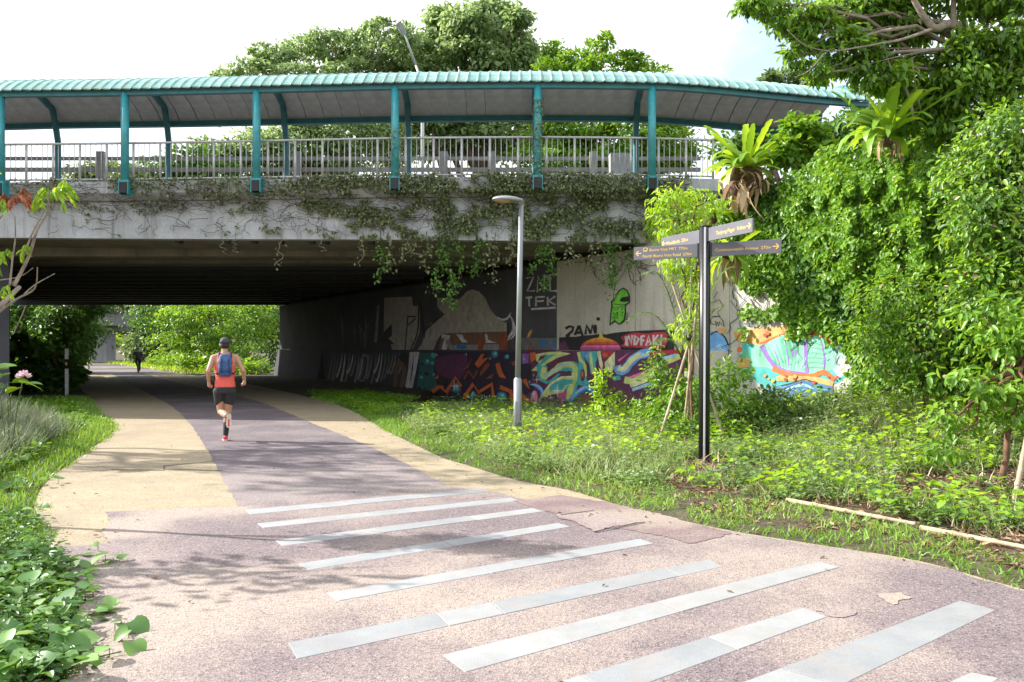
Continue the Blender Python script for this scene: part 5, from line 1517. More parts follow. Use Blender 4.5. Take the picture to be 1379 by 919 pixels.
# ------------------------------------------------------------------ right: creepers over the wing wall
cc = thing('creeper_curtain', 'thick bright green creeper curtain spilling down over the white wing wall', 'creeper', (*along(15.5, .3), 3.0))
def curtain(poly, n, thick, size, mat, name, shape='heart', fade=None, gap=0.0, back=0.0):
    q = in_poly(poly, n)
    px, py = q[:, 0], q[:, 1]
    d = edge_dist(px, py, poly)
    # hanging streams: noise stretched downwards, plus small tufts
    st = vnoise(px / 20. + .25 * vnoise(px / 50., py / 60., 1, 15) * 4, py / 75., 1, 11); tu = vnoise(px / 13., py / 15., 1, 12)
    k = st * .55 + tu * .45
    keep = np.ones(len(px), bool)
    if fade: keep &= (k + d / fade) > .62
    if gap: keep &= (k + .25 * rng.random(len(px))) > gap
    px, py, d, k, st = px[keep], py[keep], d[keep], k[keep], st[keep]
    tx = (px - 689.5) / F
    off = .12 + thick * np.minimum(1, d / 60.) * (.15 + 1.25 * k) + back + rng.random(len(px)) * .08
    y = (off + WN[0] * WC) / (WN[0] * tx + WN[1])
    p = PP(px, py, y); m = len(p)
    nb = np.array([WN[0], WN[1], .55])
    nrm = unit(nb + rng.normal(size=(m, 3)) * .6); ax = unit(np.array([-.15, -.25, -.8]) + rng.normal(size=(m, 3)) * .6)
    s = size * rng.uniform(.5, 1.35, m)
    return leaves(name, p, ax, nrm, s, s * .85, mat, cc, shape, np.clip(.1 + .7 * k + rng.normal(size=m) * .24, 0, 1))
curtain([(1036, 275), (1055, 232), (1088, 208), (1130, 190), (1190, 186), (1260, 184), (1400, 180), (1400, 500), (1250, 520), (1190, 470), (1150, 420), (1105, 395), (1070, 345), (1050, 300)], 36000, .75, .088, L_bright, 'leaves', fade=30, gap=.38)
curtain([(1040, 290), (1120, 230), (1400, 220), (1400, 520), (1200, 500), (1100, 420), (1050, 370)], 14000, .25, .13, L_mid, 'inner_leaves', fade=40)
curtain([(955, 330), (1045, 280), (1100, 380), (1170, 440), (1180, 520), (1140, 505), (1120, 450), (1060, 430), (1010, 400), (965, 375)], 6500, .10, .085, L_bright, 'wall_leaves', 'oval', fade=55)
curtain([(985, 400), (1080, 385), (1160, 430), (1190, 530), (1150, 545), (1130, 470), (1060, 455), (1000, 460)], 2200, .08, .09, L_bright, 'wall_leaves', 'oval', fade=80)
curtain([(1110, 420), (1400, 380), (1400, 600), (1150, 575), (1125, 520), (1140, 470)], 5000, .3, .10, L_bright, 'wall_leaves', 'oval', fade=45)
mb = MB()
for k in range(70):
    px, py = random.uniform(960, 1180), random.uniform(300, 420)
    pts = []
    for s in range(random.randint(6, 14)):
        pts.append(Vector(wall_pt(px, py, .10))); px += random.gauss(0, 5); py += random.uniform(2, 11)
        if py > 500: break
    if len(pts) > 2: mb.tube(pts, random.uniform(.004, .010), 4, 0, False)
for k in range(36):
    px, py = random.uniform(775, 890), random.uniform(335, 360); pts = []
    ang = random.uniform(.2, 2.9)
    for s in range(random.randint(4, 8)):
        pts.append(Vector(wall_pt(px, py, .075))); ang += random.gauss(0, .5); px += math.cos(ang) * 6; py += math.sin(ang) * 5
    mb.tube(pts, random.uniform(.004, .008), 4, 0, False)
mb.build('stems', M_vine, cc)

# tree leaning in at the upper right, rooted on the embankment
px_tree('leaning_tree', 'large leafy tree with bare forked limbs leaning over the upper right corner', 1385, 13.4, (1330, 60),
        [(1030, 6, 30, 14, -.3), (1075, 22, 34, 18, -.2), (1110, 44, 34, 18, -.2), (1075, 74, 16, 12, -.3), (1102, 98, 12, 14, -.4), (1150, 20, 44, 26, .3), (1150, 75, 36, 22, -.2), (1185, 100, 32, 22, -.2), (1205, 40, 40, 30, .4), (1225, 95, 36, 24, .3), (1250, 130, 36, 26, .2), (1300, 100, 40, 34, -.2), (1310, 60, 26, 20, -.3), (1350, 60, 40, 34, -.3), (1370, 130, 40, 40, -.3), (1190, -20, 60, 30, .3), (1320, -10, 50, 26, -.2), (1290, 160, 36, 28, .2), (1390, 10, 40, 40, -.3), (1210, 160, 26, 18, .3)],
        23000, L_bright, M_barkp, .145, None, .08, .40, 'oval', 4.85, sub=22, spread=.28, droop=.7, mix=[(L_mid, .12, 1.1), (L_pale, .20, .8), (L_lime, .12, .8)])
# extra limbs that show against the sky
lt = [o for o in col.objects if o.name.startswith('leaning_tree')][0]
mb = MB()
for pts, r0, r1 in [([(1385, 170, 13.4), (1330, 90, 13.3), (1285, 35, 13.2), (1258, 38, 13.0), (1235, 8, 12.9), (1222, -20, 12.8)], .10, .035), ([(1285, 35, 13.2), (1284, 5, 13.2), (1288, -30, 13.3)], .05, .035), ([(1258, 38, 13.0), (1220, 52, 12.8), (1180, 60, 12.7), (1120, 70, 12.6)], .03, .01),
                      ([(1230, 160, 13.2), (1222, 125, 13.1), (1198, 88, 13.0), (1190, 60, 12.9)], .028, .012), ([(1240, 150, 13.2), (1232, 110, 13.0), (1228, 80, 12.9)], .02, .01), ([(1120, 70, 12.6), (1085, 62, 12.6), (1060, 40, 12.5)], .012, .006), ([(1110, 72, 12.6), (1090, 95, 12.5), (1072, 104, 12.5)], .010, .005)]:
    q = [P(*p) for p in pts]; mb.tube([Vector(v) for v in catmull(q, 4)], list(np.linspace(r0, r1, (len(q) - 1) * 4 + 1)), 8)
mb.build('limbs', M_barkp, lt)

# broad-leaved shrubs at the right
GS = 'broad-leaved shrubs along the right-hand wall'
px_tree('broadleaf_shrub', 'broad-leaved shrub bulging forward beneath the creeper curtain, right of the painted wall', 1245, 12.9, (1240, 470),
        [(1205, 400, 44, 40, .3), (1265, 380, 46, 44, .5), (1185, 440, 34, 30, .3), (1235, 455, 50, 40, 0), (1290, 440, 44, 50, .2), (1260, 510, 46, 26, -.2), (1300, 330, 44, 44, .6), (1240, 330, 40, 34, .9), (1210, 290, 44, 34, 1.2), (1270, 270, 44, 34, 1.2), (1200, 490, 40, 24, .4), (1310, 500, 40, 34, .3)], 12000, L_bright, M_bark, .098, GS, .03, .5, sub=24, spread=.36, droop=.6, dz=.3, mix=[(L_pale, .25, .8), (L_mid, .08, 1.25), (L_lime, .18, .75), (L_husk, .02, .9)])
px_tree('broadleaf_shrub', 'tall broad-leaved shrub filling the right edge under the leaning tree', 1350, 10.6, (1350, 380),
        [(1350, 250, 46, 44, .3), (1320, 300, 44, 40, .2), (1370, 330, 40, 50, 0), (1330, 390, 46, 44, 0), (1385, 420, 40, 50, -.2), (1310, 225, 36, 34, .8), (1385, 230, 34, 50, .5), (1355, 180, 44, 34, .6)], 12000, L_bright, M_bark, .105, GS, .035, .46, sub=24, spread=.36, droop=.6, mix=[(L_pale, .25, .8), (L_mid, .10, 1.25), (L_lime, .16, .75), (L_husk, .02, .9)])
px_tree('thin_tree', 'thin reddish-stemmed young tree standing at the right edge of the verge', 1345, 9.3, (1376, 480),
        [(1350, 480, 44, 40, .2), (1310, 520, 40, 26, -.1), (1290, 560, 30, 20, -.2), (1380, 540, 40, 34, -.2), (1270, 600, 22, 20, -.2), (1330, 430, 40, 30, .2), (1395, 450, 34, 40, 0)], 1700, L_bright, M_barkr, .115, None, .042, .45, sub=12, spread=.34, droop=.6)

px_tree('broadleaf_shrub', 'broad-leaved shrub standing just beyond the right end of the view before the wall', 1530, 10.2, (1530, 400),
        [(1470, 300, 50, 60, .4), (1530, 260, 60, 60, .5), (1600, 320, 60, 70, .2), (1480, 420, 50, 60, .2), (1550, 450, 60, 60, 0), (1640, 440, 60, 70, 0), (1500, 540, 50, 40, -.2), (1600, 560, 60, 40, -.2), (1700, 380, 60, 80, .2)], 9000, L_bright, M_bark, .12, GS, .035, .5, sub=22, spread=.36, droop=.6, mix=[(L_pale, .22, .8), (L_mid, .25, 1.2)])

# shrubs and saplings in the verge
px_tree('low_shrub', 'bushy pale green shrub spreading at the foot of the wall around the bamboo stakes', 905, 14.3, (905, 560),
        [(897, 515, 22, 20, 0), (930, 525, 30, 26, -.2), (975, 540, 32, 24, 0), (905, 552, 36, 18, -.5), (950, 575, 50, 14, -.8), (985, 500, 22, 22, .3), (882, 500, 14, 16, .2), (1010, 560, 32, 16, 0), (870, 545, 20, 14, 0), (885, 475, 8, 12, 0)], 2500, L_bright, M_stem, .10, None, .02, .45, sub=22, spread=.3)
px_tree('weedy_shrub', 'slim weedy shrub with one dark stem before the bright lettering', 812, 16.2, (812, 490),
        [(814, 506, 12, 9, 0), (806, 522, 12, 8, 0), (824, 528, 10, 8, 0), (812, 548, 22, 7, -.2), (845, 552, 18, 7, 0), (812, 536, 9, 7, 0)], 620, L_lime, M_vine, .085, None, .022, .5, sub=14, spread=.32)
px_tree('low_shrub', 'low yellowish shrub growing under the mint green mural', 1085, 14.6, (1080, 570),
        [(1050, 545, 40, 20, 0), (1110, 560, 44, 20, 0), (1160, 545, 40, 24, .2), (1010, 575, 40, 16, -.3), (1090, 585, 60, 14, -.6), (1190, 560, 36, 26, 0)], 4200, L_pale, M_stem, .10, None, .02, .5, sub=20)
px_tree('sapling', 'staked sapling with yellow-green leaves behind the signpost', 931, 13.3, (934, 300),
        [(905, 270, 24, 20, .2), (925, 300, 20, 24, .1), (915, 345, 18, 26, 0), (930, 400, 18, 34, 0), (938, 350, 14, 30, .1), (890, 300, 14, 20, .2), (925, 440, 16, 20, 0), (945, 270, 24, 16, .3)], 1700, L_lime, M_barkr, .12, None, .022, .36, 'lance', sub=16, spread=.32, droop=.8)

# ------------------------------------------------------------------ bird's nest ferns
def frond_mesh(name, L, w, rise, mat, droop=1.0, n=9, notch=.0):
    mb = MB(); v = []; f = []
    for i in range(n + 1):
        t = i / n
        y = L * (math.sin(min(1.25, t * 1.15)) / math.sin(1.15) if droop > 0 else t) * (1 - .1 * t)
        z = rise * L * t - droop * L * .62 * t ** 2.4
        hw = w / 2 * (math.sin(math.pi * (.10 + .86 * t)) ** .75) * (1 + (notch * ((i % 2) * 2 - 1)))
        if i == n: hw = .004
        v += [(-hw, y, z + .16 * hw * 2), (0, y, z), (hw, y, z + .16 * hw * 2)]
    for i in range(n):
        a = i * 3
        f += [(a, a + 1, a + 4, a + 3), (a + 1, a + 2, a + 5, a + 4)]
    mb.add(v, f, 0, True)
    me = mb.mesh(name, mat)
    at = me.attributes.new('tint', 'FLOAT', 'POINT'); at.data.foreach_set('value', np.full(len(me.vertices), random.random(), np.float32))
    return me
curtain([(962, 262), (1040, 236), (1064, 330), (1005, 352), (955, 335)], 3600, .12, .08, L_bright, 'wall_leaves', 'oval', fade=26)
curtain([(985, 250), (1050, 240), (1060, 300), (1000, 310)], 1200, .2, .09, L_mid, 'wall_leaves', 'oval', fade=20)
FR = [frond_mesh('frond', 1.0, w, r, m, d, 12, nt) for r, d, m, w, nt in [(.80, 1.05, L_lime, .15, .10), (1.0, 1.0, L_bright, .14, .13), (.60, 1.1, L_bright, .16, .09), (1.15, .8, L_lime, .14, .13), (.42, 1.15, L_lime, .16, .08), (1.25, .7, L_bright, .14, .10), (.3, 1.0, L_bright, .15, .13), (.9, 1.25, L_mid, .14, .1)]]
FD = [frond_mesh('dead_frond', 1.0, w, .25, L_husk, d, 8, .1) for d, w in ((1.2, .15), (1.5, .11), (1.9, .13), (1.0, .10))]
M_froot = paint('fern_root', (.14, .085, .055), .95, .3, 12, 0, .4, .8)
def fern(label, px, py, Z, R_, n, dead=0, dead_len=.8, tilt=0.0, up=1.0, core=(.16, .2)):
    c = P(px, py, Z)
    t = thing('birds_nest_fern', label, 'fern', c, "bird's nest ferns on the wall")
    mb = MB()
    for k in range(9):
        o = Vector((random.gauss(0, .5) * core[0], random.gauss(0, .5) * core[0], -random.uniform(.1, 1.1) * core[1]))
        ellipsoid(mb, c + o, (core[0] * random.uniform(.4, .7), core[0] * random.uniform(.4, .7), core[1] * random.uniform(.4, .7)), nu=9, nv=6)
    mb.build('root_mass', M_froot, t)
    for k in range(n):
        o = frame_copy(random.choice(FR), 'frond', t, c + Vector((0, 0, .03)), (random.uniform(-.30, .40) * up + tilt, random.uniform(-.2, .2), 2 * math.pi * (k + random.uniform(-.4, .4)) / n), None)
        s = R_ * random.uniform(.66, 1.10); o.scale = (R_ * random.uniform(.8, 1.15), s, s)
    for k in range(dead):
        o = frame_copy(random.choice(FD), 'dead_frond', t, c + Vector((random.gauss(0, .7) * core[0], random.gauss(0, .7) * core[0], -random.uniform(.0, 1.0) * core[1])), (random.uniform(-.9, -.1), random.uniform(-.3, .3), random.uniform(0, 2 * math.pi)))
        s = dead_len * random.uniform(.5, 1.1); o.scale = (s * 1.2, s * .75, s)
fern('large fern with a shaggy brown skirt on the corner where the railing ends', 1005, 230, 17.0, 1.08, 50, 95, .78, core=(.26, .40))
fern('large bright fern perched on the creeper mound under the leaning tree', 1196, 186, 13.4, 1.05, 46, 14, .45, core=(.09, .1))
fern('drooping fern hanging on the wall just behind the signpost blades', 985, 340, 16.4, .85, 34, 16, .75, -.75, core=(.12, .15))
fern('smaller fern growing on the wall left of the shaggy one', 962, 292, 17.4, .75, 30, 6, .4, -.3, core=(.09, .1))
# shaggy plant on the wall top between bridge and fern
px_tree('hanging_shrub', 'straggly yellow-green shrub with bare twigs hanging at the bridge end', 900, 18.6, (905, 265), [(895, 290, 18, 26, 0), (915, 275, 18, 18, 0), (905, 320, 20, 18, 0), (880, 300, 10, 24, 0), (935, 285, 16, 14, 0)], 900, L_lime, M_vinep, .13, None, .015, .28, 'lance', P(900, 330, 18.6).z, droop=1.0)
px_tree('mound_shrub', 'round-leaved shrub behind the ferns under the end of the walkway roof', 1085, 17.0, (1085, 210), [(1080, 190, 26, 30, 0), (1060, 210, 22, 18, 0), (1105, 205, 20, 18, 0), (1072, 170, 14, 14, 0)], 1500, L_bright, M_bark, .14, None, .03, .8, 'heart', 5.0)
px_tree('mound_shrub', 'darker shrub behind the railing end under the walkway roof', 1010, 24, (1010, 210), [(985, 195, 24, 24, 0), (1030, 190, 34, 26, 0), (1075, 200, 34, 26, 0), (1120, 195, 40, 26, 0), (1160, 180, 40, 30, 0), (1200, 170, 50, 40, 0)], 5000, L_mid, M_bark, .2, None, .05, .6, 'oval', 5.0)

# small feather palm behind the stakes
def palm_frond(mb_r, base, tip, sag, n=22, w=.30):
    a, b = Vector(base), Vector(tip); pts = []
    for i in range(13):
        t = i / 12; p = a.lerp(b, t); p.z += sag * math.sin(math.pi * t * .9) ; pts.append(p)
    mb_r.tube(pts, list(np.linspace(.014, .004, 13)), 5)
    pos, ax, nn, ln = [], [], [], []
    for i in range(n * 2):
        t = .18 + .82 * i / (n * 2 - 1); k = min(11, int(t * 12)); p = pts[k].lerp(pts[k + 1], t * 12 - k) if k < 12 else pts[12]
        d = (pts[min(12, k + 1)] - pts[k]).normalized(); s = d.cross(Vector((0, 0, 1))).normalized() * (1 if i % 2 else -1)
        pos.append(p); ax.append(s * .75 + d * .75 + Vector((0, 0, -.25))); nn.append((0, 0, 1)); ln.append(w * (1 - .55 * abs(t - .5) * 1.6))
    return [np.array([list(x) for x in z]) for z in (pos, ax, nn)] + [np.array(ln)]
pc = P(926, 500, 14.6)
palm = thing('young_palm', 'young feather palm with pale fronds behind the bamboo stakes', 'palm', (pc.x, pc.y, gh(pc.x, pc.y)))
mb = MB(); mb.tube([(pc.x, pc.y, gh(pc.x, pc.y) - .1), (pc.x, pc.y, pc.z)], [.09, .06], 8); mb.build('trunk', M_barkp, palm)
for tp, sag in [((868, 385, 14.2), .75), ((850, 440, 14.5), .55), ((985, 372, 14.4), .55), ((975, 420, 13.9), .35), ((905, 350, 15.0), .3), ((880, 470, 13.8), .35), ((960, 350, 15.2), .3)]:
    mb = MB(); q = palm_frond(mb, pc, P(*tp), sag)
    fr = mb.build('frond', M_stem, palm)
    leaves('leaflets', q[0], q[1], q[2], q[3], .024, L_pale, fr, 'blade')

# ------------------------------------------------------------------ left: bare-branched sapling reaching into the frame
Z7 = 7.4
ls = thing('young_tree', 'sparse young tree with pale bare branches and lime leaf tufts at the left edge', 'tree', ((-110 - 689.5) / F * Z7, Z7, gh((-110 - 689.5) / F * Z7, Z7)))
mb = MB()
bz = gh((-110 - 689.5) / F * Z7, Z7)
for pts, r0, r1 in [([(-110, 640, Z7), (-60, 520, Z7), (-10, 430, Z7), (8, 412, Z7), (14, 385, Z7)], .035, .020), ([(14, 385, Z7), (30, 345, Z7), (52, 310, Z7), (66, 285, Z7), (73, 262, Z7)], .018, .006), ([(30, 345, Z7), (46, 312, Z7), (60, 282, Z7)], .010, .005),
                    ([(14, 385, Z7), (12, 350, Z7), (18, 320, Z7), (24, 292, Z7)], .011, .004), ([(-10, 430, Z7), (18, 404, Z7), (40, 388, Z7), (60, 362, Z7)], .014, .004), ([(30, 396, Z7), (42, 382, Z7), (58, 366, Z7)], .007, .003), ([(-20, 380, Z7), (10, 372, Z7), (38, 360, Z7)], .007, .003), ([(-20, 330, Z7), (0, 300, Z7), (10, 280, Z7)], .008, .004), ([(14, 385, Z7), (26, 378, Z7)], .006, .003)]:
    q = [P(*p) for p in pts]; q = [v + Vector((0, random.gauss(0, .06), 0)) for v in q]
    mb.tube([Vector(v) for v in catmull(q, 4)], list(np.linspace(r0, r1, (len(q) - 1) * 4 + 1)), 7)
mb.build('branches', M_barkp, ls)
mb = MB()
for q in ([(-5.45, 7.4, 1.2), (-5.42, 7.48, 2.0), (-5.36, 7.56, 2.7), (-5.3, 7.58, 3.5)], [(-5.42, 7.48, 2.0), (-5.2, 7.66, 2.7), (-5.15, 7.7, 3.2)]):
    mb.tube([Vector(v) for v in catmull(q, 3)], list(np.linspace(.022, .006, (len(q) - 1) * 3 + 1)), 6)
mb.build('upper_branches', M_barkp, ls)
q = crown([((-5.34, 7.58, 3.2), (.26, .26, .52))], 1500, 16, .30, .3)
leaves('crown', q[0], q[1], q[2], rng.uniform(.07, .12, len(q[0])), .045, L_lime, ls, 'oval', q[3])
def spray(px, py, dx, dy, n, L, mat, parent):
    """drooping pinnate leaf spray"""
    a, b = P(px, py, Z7 + random.uniform(-.15, .15)), P(px + dx, py + dy, Z7 + random.uniform(-.25, .25))
    t = rng.random(n); A, B = np.array(a), np.array(b)
    p = A + (B - A) * t[:, None]; p[:, 2] += .10 * np.sin(math.pi * t)
    ax = unit(np.array([0, 0, -1.0]) + rng.normal(size=(n, 3)) * .30 + np.array([dx / 90., -.2, 0]))
    leaves('leaf_spray', p, ax, unit(rng.normal(size=(n, 3)) * .4 + np.array([-.4, -.8, .3])), rng.uniform(.7, 1.1, n) * L, .026, mat, parent, 'oval')
for a in [(72, 262, -26, 10), (72, 262, 34, 6), (70, 258, 30, 16), (74, 260, 12, 18), (66, 262, -18, 18), (60, 275, -14, 4), (74, 258, 24, -2)]: spray(*a, 34, .085, L_lime, ls)
for a in [(10, 280, 28, -8), (6, 278, 34, -2), (0, 274, 12, 0), (24, 266, 16, 4)]: spray(*a, 26, .075, L_orange, ls)
for a in [(0, 280, 10, 6), (0, 290, -14, 6), (30, 340, 10, 8), (18, 345, -18, 8), (8, 350, -10, 8), (28, 345, 4, 10), (6, 396, 10, 4), (4, 400, -10, 8), (2, 366, -12, 6)]: spray(*a, 20, .07, L_lime, ls)

# off to the left: a tree whose thin crown throws the dappled shade on the path
tree('sparse_tree', 'sparse tree standing left of the view whose shade streaks the path', 'tree', (-15.5, 14.2, gh(-15.5, 14.2)), 6, .16,
     [((1.0, -.6, 6.0), (1.6, .9, .5)), ((-1.0, .2, 7.0), (1.6, .8, .5)), ((.4, 1.0, 7.6), (1.4, .7, .4)), ((2.2, .6, 5.0), (1.2, .6, .35)), ((0, -1.6, 8.3), (1.5, .6, .4)), ((2.6, -1.5, 7.0), (1.2, .5, .35))], 1500, L_mid, M_bark, .2, .45, sub=9, spread=.26)
tree('sparse_tree', 'low sparse tree left of the view whose leaves shade the near path', 'tree', (-6.6, 6.6, gh(-6.6, 6.6)), 2.4, .05,
     [((.3, -.4, 2.2), (.8, .35, .3)), ((.9, .1, 2.6), (.7, .3, .25)), ((-.2, .2, 2.9), (.6, .3, .2))], 170, L_mid, M_bark, .15, .5, sub=7, spread=.3)
# ------------------------------------------------------------------ grass, weeds and creeping plants
L_cover = leafmat('cover_leaf', (.055, .115, .022), (.105, .185, .042), (.185, .265, .09), .42, .34)
L_palegrass = leafmat('pale_grass', (.085, .135, .04), (.15, .205, .07), (.24, .275, .13), .5, .35)
L_weed = leafmat('weed_leaf', (.085, .15, .05), (.15, .22, .085), (.25, .32, .16), .45, .3)
def scatter(n, x0, x1, y0, y1, near=1.0):
    """points on the ground outside the path, denser towards the camera"""
    y = y0 + (y1 - y0) * rng.random(n) ** near
    x = rng.uniform(x0, x1, n)
    ins = pip(x, y, path_poly); d = edge_dist(x, y, path_poly)
    vis = (np.abs(x) < y * np.where(x > 0, .86, .68) + .8)
    over = ins & (d < .16 * vnoise(x, y, 2.6, 77) ** 1.5)
    keep = (~ins | over) & (wall_dist(x, y) > .12) & vis
    d = np.where(ins, 0.0, d)
    return x[keep], y[keep], d[keep]
def blades(name, x, y, h, w, mat, tint, lean=.45):
    n = len(x); z = ground_h(x, y) - .01
    ax = unit(np.stack([rng.normal(size=n) * lean, rng.normal(size=n) * lean, np.ones(n)], 1))
    nr = unit(np.stack([rng.normal(size=n), rng.normal(size=n) - .4, np.full(n, .15)], 1))
    return leaves(name, np.stack([x, y, z], 1), ax, nr, h, w, mat, None, 'blade', tint, 'stuff')
def rosettes(name, x, y, per, hgt, size, mat, tint=None, shape='oval', wid=.6, rad=.09):
    """little weeds: `per` leaves spread round each point"""
    n = len(x); z = ground_h(x, y)
    a = rng.uniform(0, 2 * math.pi, (n, per)); rr = rng.uniform(.15, 1, (n, per)) * rad; hh = hgt[:, None] * rng.uniform(.25, 1, (n, per))
    p = np.stack([x[:, None] + rr * np.cos(a), y[:, None] + rr * np.sin(a), z[:, None] + hh], 2).reshape(-1, 3)
    ax = np.stack([np.cos(a), np.sin(a), rng.uniform(-.35, .45, (n, per))], 2).reshape(-1, 3)
    m = len(p)
    nr = unit(np.array([0, 0, 1.0]) + rng.normal(size=(m, 3)) * .35)
    s = size * rng.uniform(.6, 1.35, m)
    t = np.repeat(tint if tint is not None else rng.random(n), per) * .6 + rng.random(m) * .4
    return leaves(name, p, ax, nr, s, s * wid, mat, None, shape, t, 'stuff')

# right-hand verge
pole_line = [G(1050, 682), G(1236, 717), G(1400, 756)]
def pole_clear(x, y):
    """keeps growth off the edging pole and low on its near side"""
    best = np.full(x.shape, 1e9); side = np.zeros(x.shape)
    for (x0, y0), (x1, y1) in zip(pole_line[:-1], pole_line[1:]):
        dx, dy = x1 - x0, y1 - y0; t = np.clip(((x - x0) * dx + (y - y0) * dy) / (dx * dx + dy * dy), 0, 1)
        dd = np.hypot(x - x0 - t * dx, y - y0 - t * dy); cr_ = dx * (y - y0) - dy * (x - x0)
        side = np.where(dd < best, cr_, side); best = np.minimum(best, dd)
    return np.where(side > 0, best, -best)          # negative: between the pole and the path
def trodden(x, y):
    """worn ground round the feet of the lamp post and the signpost"""
    return ((np.abs(x - lx) < .42) & (y > ly - 1.5) & (y < ly + .3)) | ((np.abs(x - sx) < .38) & (y > sy - 1.0) & (y < sy + .3))
def bare_soil(x, y):
    return (vnoise(x, y, .8, 41) * .65 + vnoise(x, y, 2.4, 43) * .35 > .50) & (y < 9.8) & (x > 1.8)
x, y, d = scatter(240000, -6.5, 12, 4.6, 27, 1.15)
vn = vnoise(x, y, .9, 21); pd = pole_clear(x, y)
g = (d < .85 + .5 * vn) & (rng.random(len(x)) < np.clip(1.15 - .25 * d, 0, 1)) & (x > -4.5) & (vnoise(x, y, 2.1, 22) > .20) & (y < 20.5) & ((pd < -.03) | (y > 9))
blades('verge_grass', x[g], y[g], np.where(trodden(x[g], y[g]), .6, 1.0) * rng.uniform(.03, .09, g.sum()) * (.7 + .8 * vn[g]), .010 + .0006 * y[g], L_grass, .25 + .5 * vn[g] + .3 * rng.random(g.sum()), .8)
g = (d > .5) & (x > -3.5) & (rng.random(len(x)) < .62) & (y < 21.5) & (vnoise(x, y, 1.6, 6) > .33) & ~bare_soil(x, y) & ~trodden(x, y) & ((pd > .25) | (y > 9.2))
blades('long_grass', x[g], y[g], rng.uniform(.08, .36, g.sum()) * (.6 + .6 * vnoise(x[g], y[g], 1.1, 8)), .010 + .0005 * y[g], L_palegrass, .1 + .6 * vnoise(x[g], y[g], 1.3, 5) + .3 * rng.random(g.sum()), .6)
g = (d > .6) & (x > -3) & (rng.random(len(x)) < .13 * (vnoise(x, y, 1.2, 81) > .4)) & (y < 19) & (pd > .15)
blades('dry_grass', x[g], y[g], rng.uniform(.08, .28, g.sum()), .010 + .0004 * y[g], L_husk, rng.random(g.sum()), .9)
x, y, d = scatter(43000, -5.0, 12, 5.2, 22.5, 1.1)
vn = vnoise(x, y, .8, 31); v2 = vnoise(x, y, 2.2, 33); pd = pole_clear(x, y)
ok = ((pd > .12) | ((pd < -.12) & (y > 8.4))) & ~bare_soil(x, y) & ~trodden(x, y) & (x > -4)
k = ok & (d > .25 + .5 * (1 - vn)) & (rng.random(len(x)) < .22 + .55 * vn * v2 * 1.5)
rosettes('ground_cover', x[k], y[k], 6, .05 + .20 * vn[k] * v2[k], .050, L_cover, v2[k])
k = ok & (d > .6) & (x > -2.6) & (rng.random(len(x)) < .34 * (v2 > .45))
rosettes('ground_cover', x[k], y[k], 7, .08 + .26 * rng.random(k.sum()) * v2[k], .062, L_weed, vnoise(x[k], y[k], 1.1, 9), 'oval', .75, .10)
k = ok & (d > .8) & (x > -2) & (rng.random(len(x)) < .10) & (vn > .4)
rosettes('ground_cover', x[k], y[k], 7, .14 + .30 * rng.random(k.sum()), .075, L_lime, vnoise(x[k], y[k], 1.1, 9), 'heart', .85, .12)
k = ok & (d > .5) & (rng.random(len(x)) < .08) & (x > -2)
rosettes('ground_cover', x[k], y[k], 9, .18 + .34 * rng.random(k.sum()), .085, L_pale, None, 'lance', .3, .10)
# verge inside the tunnel mouth, greener in the shade
x, y, d = scatter(16000, -9, 2.5, 18.5, 27, 1)
k = (d > .1) & (d < 1.9) & (x > -7) & (wall_dist(x, y) > .6) & (vnoise(x, y, .9, 17) > .22)
rosettes('ground_cover', x[k][:2600], y[k][:2600], 7, .10 + .16 * rng.random(min(2600, k.sum())), .075, L_bright, None, 'lance', .4)
# litter on bare soil
x, y, d = scatter(38000, 0, 12, 5, 15, 1.2)
k = (d > .3) & (bare_soil(x, y) | (rng.random(len(x)) < .25)) & (np.abs(pole_clear(x, y)) > .05)
n = k.sum()
p = np.stack([x[k], y[k], ground_h(x[k], y[k]) + rng.uniform(.004, .03, n)], 1)
a = rand_dirs(n); a[:, 2] *= .25
leaves('leaf_litter', p, a, unit(np.array([0, 0, 1.0]) + rng.normal(size=(n, 3)) * .3), rng.uniform(.035, .09, n), rng.uniform(.012, .035, n), L_dry, None, 'oval', None, 'stuff')

# left-hand verge
x, y, d = scatter(170000, -16, -2.0, 4.0, 26, 1.25)
k0 = (x < -1.9)
vn = vnoise(x, y, .9, 51)
g = k0 & (y > 6.6) & (rng.random(len(x)) < .85)
blades('left_verge_grass', x[g], y[g], rng.uniform(.05, .13, g.sum()) * (.6 + .8 * vn[g]), .011 + .0008 * y[g], L_grass, .2 + .5 * vn[g] + .3 * rng.random(g.sum()))
g = k0 & (y <= 7.2) & (rng.random(len(x)) < .5) & (d > .03)
blades('left_verge_grass', x[g], y[g], rng.uniform(.04, .12, g.sum()), .013, L_grass, .15 + .6 * vn[g] + .2 * rng.random(g.sum()), .7)
# tall grey grass
x2, y2, d2 = scatter(44000, -12, -5.2, 8.6, 15.5, 1)
k = (d2 > .75) & (vnoise(x2, y2, .6, 61) > .16)
blades('tall_grass', x2[k], y2[k], rng.uniform(.22, .60, k.sum()), .017, L_purple, rng.random(k.sum()), .5)
k = (d2 > .6) & (rng.random(len(x2)) < .28)
blades('tall_grass', x2[k], y2[k], rng.uniform(.2, .55, k.sum()), .02, L_pale, rng.random(k.sum()), .45)
x, y, d = scatter(9000, -14, -3, 6.2, 24, 1.1)
k = (d > .5) & (vnoise(x, y, 1.1, 73) > .52)
rosettes('left_ground_cover', x[k], y[k], 6, .06 + .20 * rng.random(k.sum()), .07, L_bright, vnoise(x[k], y[k], 1.0, 71), 'heart', .85)
x, y, d = scatter(5000, -6, -2, 3.6, 7.4, 1.0)
k = (d > .02)
rosettes('left_ground_cover', x[k], y[k], 6, .05 + .12 * rng.random(k.sum()), .045, L_mid, None, 'oval', .6)
